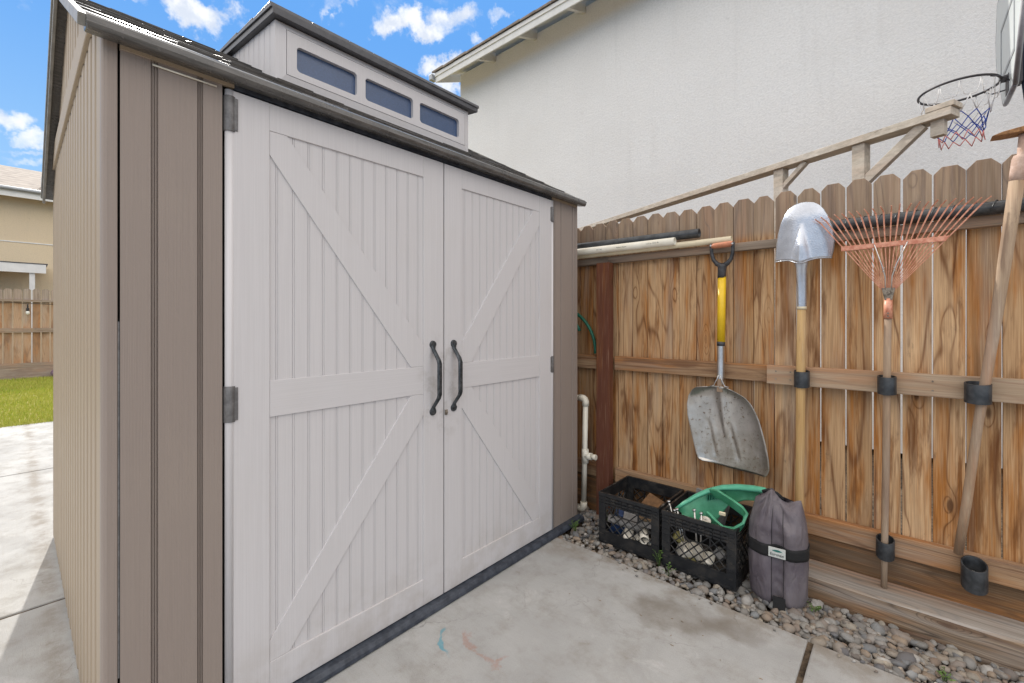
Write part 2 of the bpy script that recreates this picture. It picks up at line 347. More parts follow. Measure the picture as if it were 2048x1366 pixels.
def metal(name, col, rough, hammer=False):
    m, t = new_mat(name, rough, .92, .5)
    n = t.noise(t.obj, 7., 6., .7); f = t.noise(t.obj, 130., 3., .6); sp = t.noise(t.obj, 55., 4., .7)
    c = t.mix(t.ramp(n, .35, .7), col, tuple(q*.75 for q in col))
    if hammer:
        t.put(t.b.inputs['Metallic'], .7)
        bump(t, t.noise(t.obj, 210., 2.), .55, .002)
    else:
        z = t.xyz(t.obj)[2]
        dirt = t.m('MULTIPLY', t.ramp(sp, .56, .68), t.ramp(n, .3, .65, .35, 1.))
        c = t.mix(t.m('MULTIPLY', t.ramp(z, .06, .30, .55, 0.), t.ramp(n, .3, .6)), c, (.30, .24, .17))
        c = t.mix(dirt, c, (.12, .075, .04)); t.put(t.b.inputs['Metallic'], t.m('SUBTRACT', .9, dirt))
        brush = t.noise(t.v('MULTIPLY', t.obj, (60., 60., 9.)), 1., 4.)
        bump(t, t.m('ADD', brush, t.m('MULTIPLY', n, 4.)), .35, .003)
        t.put(t.b.inputs['Roughness'], t.ramp(n, .3, .7, rough-.06, rough+.14))
    t.put(t.b.inputs['Base Color'], c)
    return m
M['alu'] = metal('scratched_aluminium', (.57, .545, .51), .33)
M['silver'] = metal('hammered_silver_paint', (.56, .59, .65), .27, True)
M['polished'] = simple('steel_socket', (.62, .62, .62), .3, .95, .1, 30.)
def crate_mat():
    m, t = new_mat('black_crate_plastic', .5, 0, .5)
    d = t.noise(t.obj, 22., 6., .72); e = t.noise(t.obj, 120., 3.)
    up = t.xyz(t.n('ShaderNodeNewGeometry').outputs['Normal'])[2]
    f = t.m('MULTIPLY', t.ramp(d, .46, .68, 0., .4), t.ramp(up, -.2, .8, .22, 1.))
    c = t.mix(f, (.011, .012, .014), (.20, .165, .125))
    t.put(t.b.inputs['Base Color'], t.mix(t.ramp(e, .7, .75, 0., .5), c, (.3, .27, .22)))
    t.put(t.b.inputs['Roughness'], t.ramp(d, .4, .7, .42, .8))
    return m
M['crate'] = crate_mat()
def sack_mat():
    m, t = new_mat('grey_nylon', .52, 0, .4)
    n = t.noise(t.obj, 8., 5., .6); f = t.noise(t.obj, 500., 2.)
    c = t.mix(t.ramp(n, .3, .7), (.105, .088, .105), (.165, .145, .155))
    c = t.mix(t.ramp(t.noise(t.obj, 150., 3.), .72, .77, 0., .5), c, (.4, .36, .30))
    t.put(t.b.inputs['Base Color'], c)
    wr = t.noise(t.v('MULTIPLY', t.obj, (26., 26., 9.)), 1., 3., .5, .8)
    bump(t, t.m('ADD', t.m('MULTIPLY', wr, 1.), t.m('MULTIPLY', f, .05)), .85, .014)
    return m
M['sack'] = sack_mat()

# ------------------------------------------------------------------ mesh helpers (world coordinates in, local out)
class MB:
    def __init__(s): s.v = []; s.f = []; s.sd = []; s.sm = []
    def add(s, vs_, fs, seed=None, smooth=False):
        o = len(s.v); s.v += [tuple(q) for q in vs_]; s.f += [tuple(i+o for i in f) for f in fs]
        r = random.random() if seed is None else seed
        s.sd += [r]*len(vs_); s.sm += [smooth]*len(fs); return s
    def box(s, x0, x1, y0, y1, z0, z1, seed=None):
        return s.add([(x0,y0,z0),(x1,y0,z0),(x1,y1,z0),(x0,y1,z0),(x0,y0,z1),(x1,y0,z1),(x1,y1,z1),(x0,y1,z1)],
                     [(0,3,2,1),(4,5,6,7),(0,1,5,4),(1,2,6,5),(2,3,7,6),(3,0,4,7)], seed)
    def hull(s, a, b, seed=None):
        """prism between polygon a and polygon b (same count)"""
        n = len(a)
        return s.add(list(a)+list(b), [tuple(range(n))[::-1], tuple(range(n, 2*n))]+[(i, (i+1) % n, n+(i+1) % n, n+i) for i in range(n)], seed)
    def prism(s, poly, axis, a, b, seed=None):
        def P(p, q):
            return {'x': (q, p[0], p[1]), 'y': (p[0], q, p[1]), 'z': (p[0], p[1], q)}[axis]
        return s.hull([P(p, a) for p in poly], [P(p, b) for p in poly], seed)
    def tube(s, path, r, n=10, cap=True, sx=1., closed=False, seed=None, smooth=True):
        path = [Vector(p) for p in path]; rs = r if isinstance(r, (list, tuple)) else [r]*len(path)
        N = len(path); V = []; up = None
        for i, p in enumerate(path):
            if closed: d = path[(i+1) % N]-path[i-1]
            else: d = path[min(i+1, N-1)]-path[max(i-1, 0)]
            d.normalize()
            if up is None:
                up = Vector((0, 0, 1)) if abs(d.z) < .9 else Vector((0, 1, 0))
            a = (up-d*up.dot(d)).normalized(); b = d.cross(a); up = a
            for k in range(n):
                t = 2*PI*k/n; V.append(p+a*math.cos(t)*rs[i]+b*math.sin(t)*rs[i]*sx)
        F = []
        for i in range(N if closed else N-1):
            for k in range(n):
                j = (i+1) % N; F.append((i*n+k, i*n+(k+1) % n, j*n+(k+1) % n, j*n+k))
        s.add(V, F, seed, smooth)
        if cap and not closed:
            o = len(s.v)-len(V)
            s.f += [tuple(range(o, o+n))[::-1], tuple(range(o+(N-1)*n, o+N*n))]; s.sm += [False, False]
        return s
    def pipe(s, a, b, ro, ri, n=24):
        """hollow tube with open ends"""
        a = Vector(a); b = Vector(b); d = (b-a).normalized(); u = Vector((0, 0, 1)) if abs(d.z) < .9 else Vector((1, 0, 0))
        u = (u-d*u.dot(d)).normalized(); v = d.cross(u); V = []
        for p, r in ((a, ro), (b, ro), (b, ri), (a, ri)):
            for k in range(n): t = 2*PI*k/n; V.append(p+u*math.cos(t)*r+v*math.sin(t)*r)
        F = []
        for i in range(4):
            for k in range(n): j = (i+1) % 4; F.append((i*n+k, i*n+(k+1) % n, j*n+(k+1) % n, j*n+k))
        return s.add(V, F, None, True)
    def grid(s, P, closed_u=False, smooth=True, seed=None):
        n = len(P); m = len(P[0]); V = [p for r in P for p in r]; F = []
        for i in range(n-1):
            for j in range(m if closed_u else m-1):
                k = (j+1) % m; F.append((i*m+j, i*m+k, (i+1)*m+k, (i+1)*m+j))
        return s.add(V, F, seed, smooth)
    def build(s, name, mat, parent=None, bev=0., solid=0., loc=None, sub=0, offset=-1., auto=True):
        me = bpy.data.meshes.new(name)
        o0 = Vector((0, 0, 0))
        if parent is not None:
            q = parent
            while q: o0 = o0+q.location; q = q.parent
        elif loc is not None: o0 = Vector(loc)
        me.from_pydata([tuple(Vector(p)-o0) for p in s.v], [], s.f)
        at = me.attributes.new('seed', 'FLOAT', 'POINT'); at.data.foreach_set('value', s.sd)
        me.polygons.foreach_set('use_smooth', s.sm); me.materials.append(mat); me.update()
        bm = bmesh.new(); bm.from_mesh(me); bmesh.ops.recalc_face_normals(bm, faces=bm.faces[:]); bm.to_mesh(me); bm.free()
        ob = bpy.data.objects.new(name, me); C.objects.link(ob)
        if parent is not None: ob.parent = parent
        elif loc is not None: ob.location = loc
        if solid: x = ob.modifiers.new('thickness', 'SOLIDIFY'); x.thickness = solid; x.offset = offset
        if bev: x = ob.modifiers.new('edges', 'BEVEL'); x.width = bev; x.segments = 2; x.limit_method = 'ANGLE'; x.angle_limit = math.radians(40)
        if sub: x = ob.modifiers.new('smooth', 'SUBSURF'); x.levels = sub; x.render_levels = sub
        return ob
def tag(o, label=None, cat=None, group=None, kind=None):
    for k, v in (('label', label), ('category', cat), ('group', group), ('kind', kind)):
        if v: o[k] = v
    return o
def thing(name, loc, label, cat, group=None):
    o = bpy.data.objects.new(name, None); o.empty_display_size = .1; o.location = loc; C.objects.link(o)
    return tag(o, label, cat, group)
def circ(c, r, axis='x', n=24, a0=0., a1=2*PI):
    out = []
    for k in range(n+1):
        t = a0+(a1-a0)*k/n; p, q = math.cos(t)*r, math.sin(t)*r
        out.append({'x': (c[0], c[1]+p, c[2]+q), 'y': (c[0]+p, c[1], c[2]+q), 'z': (c[0]+p, c[1]+q, c[2])}[axis])
    return out
def lerp(a, b, t): return a+(b-a)*t
def copy_tree(o, parent=None):
    c = o.copy(); C.objects.link(c)
    if parent is not None: c.parent = parent
    for ch in o.children: copy_tree(ch, c)
    return c
def text_mesh(body, size, name, mat, parent, mtx, extrude=.0003):
    cu = bpy.data.curves.new(name, 'FONT'); cu.body = body; cu.size = size; cu.align_x = 'CENTER'; cu.align_y = 'CENTER'; cu.extrude = extrude
    to = bpy.data.objects.new(name+'_tmp', cu); C.objects.link(to)
    dg = bpy.context.evaluated_depsgraph_get(); me = bpy.data.meshes.new_from_object(to.evaluated_get(dg))
    bpy.data.objects.remove(to); me.materials.clear(); me.materials.append(mat)
    o0 = Vector((0, 0, 0)); q = parent
    while q: o0 = o0+q.location; q = q.parent
    me.transform(mtx); me.transform(Matrix.Translation(-o0))
    ob = bpy.data.objects.new(name, me); C.objects.link(ob); ob.parent = parent
    return ob

# ================================================================== GROUND
b = MB(); b.add([(-250,-250,-.16),(250,-250,-.16),(250,250,-.16),(-250,250,-.16)], [(0,1,2,3)])
tag(b.build('ground', M['soil']), kind='structure')
b = MB()
xs = [-7.66, -5.22, -2.73, -.262, 2.2, 4.6]
for i in range(5):
    x0, x1 = xs[i]+(.0 if i == 0 else .009), xs[i+1]-.009
    pts = [(x0, -6.), (x1, -6.)]
    n = 26
    e = []
    for k in range(n+1):
        x = lerp(x1, x0, k/n); e.append((x, 2.01-.022*min(1., max(0., (x+1.3)/.8))+.016*mnoise.noise(Vector((x*5, 0, 3)))+.006*mnoise.noise(Vector((x*23, 4, 3)))))
    b.prism(pts+e, 'z', -.13, 0.)
tag(b.build('patio', M['concrete'], bev=.006), kind='structure')
b = MB()
for x in xs[1:-1]: b.box(x-.0095, x+.0095, -6, 1.985, -.13, -.007)
tag(b.build('patio_joint', M['soil']), kind='structure')
b = MB(); b.box(-14.3, -7.67, -12, 12, -.13, -.012); tag(b.build('lawn', M['lawnbase']), kind='structure')
b = MB(); b.box(-3.5, 4.6, 1.9, 2.60, -.15, -.035); tag(b.build('gravel_bed', M['soil']), kind='structure')

# grass
G = MB()
rg = random.Random(3)
V = []; F = []; S = []
for i in range(52000):
    x = -7.62-6.3*rg.random()**1.25; yc = .016*(-x); y = rg.uniform(-1.5, 1.6)
    h = rg.uniform(.025, .06); a = rg.uniform(0, PI); wd = rg.uniform(.002, .004)*(1+.12*(-x-7.6)); ln = rg.uniform(-.025, .025); ln2 = rg.uniform(-.025, .025)
    patch = mnoise.noise(Vector((x*1.1, y*1.1, 0)))*.5+.5
    s_ = min(1., max(0., patch*.75+rg.uniform(-.25, .35)))
    o = len(V); V += [(x-math.cos(a)*wd, y-math.sin(a)*wd, -.02), (x+math.cos(a)*wd, y+math.sin(a)*wd, -.02), (x+ln, y+ln2, h)]
    F.append((o, o+1, o+2)); S += [s_]*3
G.v = V; G.f = F; G.sd = S; G.sm = [False]*len(F)
tag(G.build('grass', M['blade']), 'short sunlit lawn grass, shaded along the far fence', 'grass', kind='stuff')

# gravel pebbles
ico = bmesh.new(); bmesh.ops.create_icosphere(ico, subdivisions=2, radius=1)
iv = [v.co.copy() for v in ico.verts]; ifc = [tuple(v.index for v in f.verts) for f in ico.faces]; ico.free()
P = MB(); rp = random.Random(11)
def pebble(x, y, z, r, P=P, flat=None):
    q = Vector((rp.uniform(0, 50), rp.uniform(0, 50), 0)); sx, sy, sz = r*rp.uniform(.85, 1.45), r*rp.uniform(.7, 1.), r*(flat or rp.uniform(.45, .75))
    R = Matrix.Rotation(rp.uniform(0, 6.28), 3, 'Z') @ Matrix.Rotation(rp.uniform(-.5, .5), 3, 'X') @ Matrix.Rotation(rp.uniform(-.5, .5), 3, 'Y')
    vs_ = []
    for v in iv:
        k = 1+.34*mnoise.noise(v*1.3+q)+.10*mnoise.noise(v*3.1+q); u = R @ Vector((v.x*sx*k, v.y*sy*k, v.z*sz*k)); vs_.append((x+u.x, y+u.y, z+u.z))
    P.add(vs_, ifc, rp.random(), True)
for layer in range(2):
    x = -1.75
    while x < 1.1:
        ylo = 2.005 if x > -1.42 else 2.30
        for k in range(22):
            yy = rp.uniform(ylo, 2.46 if x < -.42 else 2.325)
            if yy > 2.30 and x > -.4: continue
            r = rp.uniform(.006, .018) if rp.random() < .78 else rp.uniform(.018, .029)
            if x < -.55: r *= .85
            if x < -1.44 and yy < 2.29: continue
            pebble(x+rp.uniform(-.02, .02), yy, -.026+layer*.014+rp.uniform(-.006, .01), r)
        x += .034
for k in range(22): pebble(rp.uniform(-1.3, .6), rp.uniform(1.94, 2.0), .004, rp.uniform(.003, .008))
tag(P.build('gravel', M['pebble']), 'grey and tan river pebbles along the fence foot', 'gravel', kind='stuff')

# ================================================================== SHED
shed = thing('storage_shed', (-1.48, 1.2, 0), 'large plastic shed with pale double doors, taupe walls and dark shingle roof', 'shed')
XF = -1.48; XB = -3.54; YL = .142; YR = 2.268; XR = -2.51; ZE = 1.93; SL = (2.515-ZE)/(XF-XR)
def roofz(x): return ZE+SL*(XF-x) if x > XR else ZE+SL*(x-XB)
b = MB(); b.box(XB, XF-.005, YL+.004, YR-.004, .012, .045)
b.prism([(XF+.045, .0), (XF+.045, .016), (XF+.032, .030), (XF-.02, .034), (XF-.02, 0)], 'y', YL+.02, YR+.01) if False else None
b.hull([(XF-.004, YL+.02, .003), (XF+.042, YL+.02, .003), (XF+.040, YL+.02, .018), (XF+.030, YL+.02, .030), (XF-.004, YL+.02, .032)],
       [(XF-.004, YR+.012, .003), (XF+.042, YR+.012, .003), (XF+.040, YR+.012, .018), (XF+.030, YR+.012, .030), (XF-.004, YR+.012, .032)])
b.build('base', M['base'], shed, bev=.003)
def groove_profile(y0, y1, groups, depth=.006):
    """front wall profile in Y: flat with groups of fine ribs cut in"""
    pr = [(y0, 0)]
    for g, w_, n in groups:
        st = w_/n
        for k in range(n):
            a = g+k*st; pr += [(a, 0), (a+.18*st, -depth), (a+.5*st, -depth), (a+.8*st, -.001)]
        pr.append((g+w_, 0))
    pr.append((y1, 0)); return pr
def wall_front(b, y0, y1, groups, z0, z1, x=XF):
    pr = groove_profile(y0, y1, groups)
    pts = [(x+d, y) for y, d in pr]
    b.grid([[(p[0], p[1], z0) for p in pts], [(p[0], p[1], z1) for p in pts]], smooth=False)
b = MB(); wall_front(b, .1765, .400, [(.237, .017, 3), (.339, .015, 3)], .03, 1.90)
b.box(XF-.03, XF-.0075, .180, .400, .03, 1.90)
b.build('front_panel', M['panel'], shed)
b = MB(); wall_front(b, 2.020, YR-.005, [(2.030, .006, 2), (2.088, .008, 2), (2.205, .010, 2), (2.234, .008, 2)], .03, 1.90)
b.box(XF-.03, XF-.0075, 2.020, YR-.005, .03, 1.90)
b.build('front_panel', M['panel'], shed)
b = MB()  # near-black sheet behind the doors; the shade in the gaps is its colour
b.box(XF-.06, XF-.032, .15, YR-.02, .04, 1.92); b.build('gap_void_sheet', M['gapdark'], shed)
b = MB()
cp = [(XF-.035, YL), (XF-.010, YL), (XF-.003, YL+.003), (XF, YL+.010), (XF, YL+.030), (XF-.02, YL+.030), (XF-.035, YL+.02)]
b.hull([(x, y, .012) for x, y in cp], [(x, y, roofz(x)-.012) for x, y in cp]); b.build('corner_post', M['panel'], shed, bev=.002)
b = MB(); b.box(XF+.004, XF+.0075, .171, .178, .30, 1.30) if False else b.box(XF-.02, XF-.001, .1725, .1755, .3, 1.2)
b.build('joint_cover', M['hinge'], shed)
# side walls: left faces the lawn, grooves every few cm; right plain
def side_wall(y, sgn, mat):
    b = MB(); xs_ = [XB]; pitch = .098; x = XB+.055; ds = [0]
    while x < XF-.07:
        for dx, d in ((0, 0), (.010, -.011), (.026, -.011), (.036, -.0005)): xs_.append(x+dx); ds.append(d)
        x += pitch
    xs_.append(XF-.033); ds.append(0)
    b.grid([[(x_, y+sgn*d, .012) for x_, d in zip(xs_, ds)], [(x_, y+sgn*d, min(roofz(x_), 2.02)) for x_, d in zip(xs_, ds)]], smooth=False)
    b.build('side_wall', mat, shed)
    b = MB()
    xs2 = [q for q in xs_ if roofz(q) > 2.02]; ds2 = [d for q, d in zip(xs_, ds) if roofz(q) > 2.02]
    b.grid([[(x_, y+sgn*d, 2.0) for x_, d in zip(xs2, ds2)], [(x_, y+sgn*d, roofz(x_)) for x_, d in zip(xs2, ds2)]], smooth=False)
    b.build('gable', mat, shed)
side_wall(YL, -1, M['side']); side_wall(YR, 1, M['panel'])
b = MB(); z0, z1 = 2.005, 2.10
def xat(z): return XF-(z-ZE)/SL
b.prism([(xat(z0)-.02, z0), (xat(z1)-.02, z1), (XB+(XF-xat(z1))+.02, z1), (XB+(XF-xat(z0))+.02, z0)], 'y', YL-.010, YL+.013)
b.build('gable_band', M['side'], shed, bev=.003)
b = MB(); b.box(XB, XB+.01, YL, YR, .012, ZE); b.build('back_wall', M['side'], shed)

# doors
def door(y0, y1, hinge_left):
    w0 = y1-y0; zt, zb = 1.878, .036
    X0 = XF+.007; PX = X0-.0065
    py0, py1 = (y0+.118, y1-.104) if hinge_left else (y0+.100, y1-.128)
    pz0, pz1, rz0, rz1 = .141, 1.793, .903, 1.016
    d = MB(); T = .030
    e0 = y0+.018 if hinge_left else y0; e1 = y1 if hinge_left else y1-.018
    d.box(X0-T, X0, e0, py0, zb, zt); d.box(X0-T, X0, py1, e1, zb, zt)
    d.box(X0-T, X0-.0004, py0, py1, zb, pz0); d.box(X0-T, X0-.0004, py0, py1, pz1, zt)
    root = d.build('door', M['door'], shed, bev=.0015)
    b = MB()  # beaded panel
    pr = [(py0, 0)]; n = 12; st = (py1-py0)/n
    for k in range(n):
        g = py0+st*(k+.5) if k else py0+st*.45
        pr += [(g-.0045, 0), (g-.0035, -.0028), (g-.0020, -.0028), (g-.0010, -.0002), (g+.0026, -.0002), (g+.0036, -.0022), (g+.005, 0)]
    pr.append((py1, 0))
    b.grid([[(PX+dd, yy, pz0) for yy, dd in pr], [(PX+dd, yy, pz1) for yy, dd in pr]], smooth=False)
    b.build('beaded_panel', M['door'], root)
    b = MB(); b.box(PX-.004, X0-.0009, py0+.0006, py1-.0006, rz0, rz1); b.build('mid_rail', M['doorh'], root, bev=.001)
    def mir(p): return p if hinge_left else (py0+py1-p[0], p[1])
    L, R = py0+.0006, py1-.0006
    up = [(L, pz1-.0006), (L+.052, pz1-.0006), (R, rz1+.088), (R, rz1+.0006), (R-.060, rz1+.0006), (L, pz1-.075)]
    lo = [(R, rz0-.0006), (R, rz0-.088), (L+.058, pz0+.0006), (L, pz0+.0006), (L, pz0+.065), (R-.060, rz0-.0006)]
    for poly in (up, lo):
        b = MB(); b.hull([(PX-.004, *mir(p)) for p in poly], [(X0-.0014, *mir(p)) for p in poly]); b.build('brace', M['door'], root, bev=.001)
    # rolled hinge edge, hinges
    yr = y0+.011 if hinge_left else y1-.011
    b = MB(); b.tube([(X0-.010, yr, zb), (X0-.010, yr, zt)], .0125, 14); b.build('hinge_edge', M['door'], root)
    for z0_, z1_ in ((1.757, 1.860), (.905, 1.010)) if hinge_left else ((1.757, 1.842), (.915, 1.007)):
        b = MB(); b.tube([(X0-.009, yr, z0_), (X0-.009, yr, z1_)], .0155, 16)
        q = 1 if hinge_left else -1
        b.box(X0-.004, X0+.003, min(yr, yr+q*.019), max(yr, yr+q*.019), z0_+.004, z1_-.004)
        b.build('hinge', M['hinge'], root, bev=.001)
    # bent iron pull
    yh = y1-.058 if hinge_left else y0+.050
    dz = .004 if hinge_left else 0
    zt_, zb_ = 1.100, .828
    pth = [(X0+.004, zt_), (X0+.006, zt_-.016), (X0+.040, zt_-.060), (X0+.046, zt_-.075), (X0+.046, zb_+.070), (X0+.040, zb_+.055), (X0+.006, zb_+.014), (X0+.004, zb_)]
    b = MB(); sec = []
    for i, (x, z) in enumerate(pth):
        hw = (.014, .0095, .0105, .0115, .0115, .0105, .0095, .014)[i]; th = .005 if 1 < i < 6 else .004
        p0 = pth[max(i-1, 0)]; p1 = pth[min(i+1, 7)]; tx, tz = p1[0]-p0[0], p1[1]-p0[1]; l = math.hypot(tx, tz); nx, nz = -tz/l, tx/l
        ring = []
        for k in range(10):
            a = 2*PI*k/10; cx_ = math.cos(a); sx_ = math.sin(a)
            ring.append((x+nx*th*sx_, yh+hw*(1 if cx_ > 0 else -1)*abs(cx_)**.5, z+nz*th*sx_))
        sec.append(ring)
    b.grid(sec, closed_u=True)
    for z in (zt_, zb_):
        b.tube([(X0, yh, z+.004*(1 if z > 1 else -1)), (X0+.007, yh, z+.004*(1 if z > 1 else -1))], [.0165, .0145], 16)
        b.tube([(X0+.006, yh, z), (X0+.010, yh, z)], [.005, .0035], 8)
    b.build('handle', M['iron'], root)
    return root
dl = door(.408, 1.2175, True); dr = door(1.2235, 2.012, False)
b = MB(); b.box(XF+.008, XF+.013, 1.224, 1.236, .800, .822); b.tube([(XF+.010, 1.230, .811), (XF+.017, 1.230, .811)], .005, 10); b.build('latch', M['rustmetal'], dr)

# main roof: stepped shingle courses on both slopes
def slope_pt(side, s, y, h=0.):
    """s: distance in X from the eave; h: height above the roof plane"""
    x = (XF+.045-s) if side > 0 else (XB-.06+s)
    zz = ZE+SL*((XF-x) if side > 0 else (x-XB))
    return (x+side*h*.45, y, zz+h*.89)
rr = random.Random(5)
roof = MB()
for side in (1, -1):
    smax = (XF+.045-XR) if side > 0 else (XR-XB+.06)
    roof.hull([slope_pt(side, 0, y, -.012) for y in (YL-.03, YR+.012)]+[slope_pt(side, smax, y, -.012) for y in (YR+.012, YL-.03)],
              [slope_pt(side, 0, y, .004) for y in (YL-.03, YR+.012)]+[slope_pt(side, smax, y, .004) for y in (YR+.012, YL-.03)])
rf = roof.build('roof', M['shingle'], shed)
tabs = MB()
for side in (1, -1):
    smax = (XF+.045-XR) if side > 0 else (XR-XB+.06); ncr = 7; ch = smax/ncr
    for i in range(ncr):
        y = YL-.03+(-.1 if i % 2 else 0)
        while y < YR+.012:
            wd = rr.uniform(.12, .24); y0_, y1_ = max(y, YL-.028), min(y+wd-.003, YR+.010)
            dh = rr.choice((.0, .003, .006)); ds_ = rr.uniform(0, .012)
            if y1_-y0_ > .02:
                s0, s1 = i*ch+ds_, (i+1)*ch+.02
                if s1 > smax: s1 = smax
                tabs.hull([slope_pt(side, s0, y0_, .004), slope_pt(side, s0, y1_, .004), slope_pt(side, s1, y1_, .0045), slope_pt(side, s1, y0_, .0045)],
                          [slope_pt(side, s0, y0_, .013+dh), slope_pt(side, s0, y1_, .013+dh), slope_pt(side, s1, y1_, .006), slope_pt(side, s1, y0_, .006)])
            y += wd
tabs.build('shingles', M['shingle'], rf, bev=.0015)
b = MB()  # eave moulding
pf = [(XF+.003, 1.897), (XF+.045, 1.890), (XF+.054, 1.893), (XF+.058, 1.902), (XF+.056, 1.918), (XF+.048, 1.926), (XF+.003, 1.930)]
b.hull([(x, YL-.032, z) for x, z in pf], [(x, YR+.006, z) for x, z in pf]); b.build('eave_fascia', M['shingle'], rf, bev=.004)
for q_ in ((.176, .43), (2.0, YR-.012)): b = MB(); b.box(XF-.01, XF+.0035, *q_, 1.888, 1.899); b.build('eave_soffit', M['side'], rf)
b = MB(); b.box(XF-.03, XF+.003, .43, 2.0, 1.884, 1.90); b.build('door_header', M['base'], rf)
b = MB()  # white clip along the left panel head
b.tube([(XF+.004, .240, 1.875), (XF+.004, .385, 1.875)], .0025, 8); b.build('panel_clip', M['pvc'], shed)
for side, xs_, mt in ((1, XF+.045, M['white_trim']), (-1, XB-.06, M['raketrim'])):
    smax = (XF+.045-XR) if side > 0 else (XR-XB+.06)
    for ya, yb in ((YL-.046, YL-.029), (YR+.011, YR+.022)):
        b = MB()
        if side > 0:
            n = 10; lo = []; hi = []
            for k in range(n+1):
                s_ = smax*k/n; lo.append((s_, -.012)); hi.append((s_, .016))
            for k in range(n):
                b.hull([slope_pt(side, lo[k][0], ya, lo[k][1]), slope_pt(side, lo[k+1][0], ya, lo[k+1][1]), slope_pt(side, hi[k+1][0], ya, hi[k+1][1]), slope_pt(side, hi[k][0], ya, hi[k][1])],
                       [slope_pt(side, lo[k][0], yb, lo[k][1]), slope_pt(side, lo[k+1][0], yb, lo[k+1][1]), slope_pt(side, hi[k+1][0], yb, hi[k+1][1]), slope_pt(side, hi[k][0], yb, hi[k][1])])
        else:
            for h0, h1, yo in ((-.045, -.012, .006), (-.012, .012, 0.), (.012, .024, .003)):
                b.hull([slope_pt(side, 0, ya+yo, h0), slope_pt(side, smax, ya+yo, h0), slope_pt(side, smax, ya+yo, h1), slope_pt(side, 0, ya+yo, h1)],
                       [slope_pt(side, 0, yb, h0), slope_pt(side, smax, yb, h0), slope_pt(side, smax, yb, h1), slope_pt(side, 0, yb, h1)])
        b.build('rake_trim', M['raketrim'], rf, bev=.002)

# dormer with three fixed panes
DX = -1.90; DY0, DY1, DZ0, DZ1 = .702, 1.764, 2.165, 2.428
dm = MB()
def ring_plate(b, P, outer, inner, r, k=5, x=DX, back=.02):
    """flat plate between rectangle 'outer' and rounded rectangle 'inner' (y0,y1,z0,z1), with reveal walls"""
    oy0, oy1, oz0, oz1 = outer; iy0, iy1, iz0, iz1 = inner
    O = [(oy0, oz0), (oy1, oz0), (oy1, oz1), (oy0, oz1)]
    Cc = [(iy0+r, iz0+r, PI), (iy1-r, iz0+r, 1.5*PI), (iy1-r, iz1-r, 0), (iy0+r, iz1-r, .5*PI)]
    V = [(x, *p) for p in O]; arcs = []
    for cy, cz, a in Cc:
        ids = []
        for j in range(k+1):
            t = a+.5*PI*j/k; ids.append(len(V)); V.append((x, cy+r*math.cos(t), cz+r*math.sin(t)))
        arcs.append(ids)
    F = []
    for i in range(4):
        for j in range(k): F.append((i, arcs[i][j], arcs[i][j+1]))
        n = (i+1) % 4; F.append((i, arcs[i][-1], arcs[n][0], n))
    loop = [q for a in arcs for q in a]; m = len(V)
    V += [(x-back, V[q][1], V[q][2]) for q in loop]
    for j in range(len(loop)): F.append((loop[j], loop[(j+1) % len(loop)], m+(j+1) % len(loop), m+j))
    b.add(V, F, .5)
wins = [(.784, 1.056), (1.099, 1.369), (1.412, 1.684)]
ys = [.744, 1.0775, 1.3905, 1.727]
for (a, c), o0_, o1_ in zip(wins, ys[:-1], ys[1:]):
    ring_plate(dm, None, (o0_, o1_, 2.219, 2.400), (a, c, 2.247, 2.352), .016)
# mitred border, set back, and side walls
bx = DX-.010
O = [(DY0, DZ0), (DY1, DZ0), (DY1, DZ1), (DY0, DZ1)]; I = [(.744, 2.219), (1.727, 2.219), (1.727, 2.400), (.744, 2.400)]
dm.add([(bx, *p) for p in O]+[(DX-.001, I[0][0]-.002, I[0][1]-.002), (DX-.001, I[1][0]+.002, I[1][1]-.002), (DX-.001, I[2][0]+.002, I[2][1]+.002), (DX-.001, I[3][0]-.002, I[3][1]+.002)], [(i, (i+1) % 4, 4+(i+1) % 4, 4+i) for i in range(4)], .5)
dm.add([(DX, *p) for p in I]+[(DX-.006, *p) for p in I], [(i, (i+1) % 4, 4+(i+1) % 4, 4+i) for i in range(4)], .5)
dorm = dm.build('dormer', M['door'], shed)
for y, sg in ((DY0, -1), (DY1, 1)):
    b = MB(); xs_ = [bx]; ds = [0]; x = bx-.05
    while x > XR+.02:
        for dx, d in ((0, 0), (.003, -.004), (.007, -.004), (.010, 0)): xs_.append(x-dx); ds.append(d)
        x -= .062
    xs_.append(XR)
    ds.append(0)
    b.grid([[(x_, y+sg*d, roofz(x_)-.01) for x_, d in zip(xs_, ds)], [(x_, y+sg*d, 2.428+.12*(bx-x_)) for x_, d in zip(xs_, ds)]], smooth=False)
    b.build('cheek', M['door'], dorm)
for a, c in wins:
    b = MB(); b.box(DX-.024, DX-.018, a-.004, c+.004, 2.243, 2.356); b.build('window_pane', M['frost'], dorm)
b = MB()
def dr_z(x): return 2.430+.12*(DX-x)
b.hull([(DX+.028, DY0-.022, dr_z(DX+.028)), (DX+.028, DY1+.040, dr_z(DX+.028)), (XR-.02, DY1+.040, dr_z(XR)), (XR-.02, DY0-.022, dr_z(XR))],
       [(DX+.030, DY0-.024, dr_z(DX)+.026), (DX+.030, DY1+.042, dr_z(DX)+.026), (XR-.02, DY1+.042, dr_z(XR)+.030), (XR-.02, DY0-.024, dr_z(XR)+.030)])
b.hull([(DX+.026, DY0-.030, dr_z(DX)+.020), (DX+.036, DY1+.046, dr_z(DX)+.020), (XR-.02, DY1+.046, dr_z(XR)+.024), (XR-.02, DY0-.030, dr_z(XR)+.024)],
       [(DX+.024, DY0-.030, dr_z(DX)+.036), (DX+.034, DY1+.046, dr_z(DX)+.036), (XR-.02, DY1+.046, dr_z(XR)+.040), (XR-.02, DY0-.030, dr_z(XR)+.040)])
y = DY0-.03
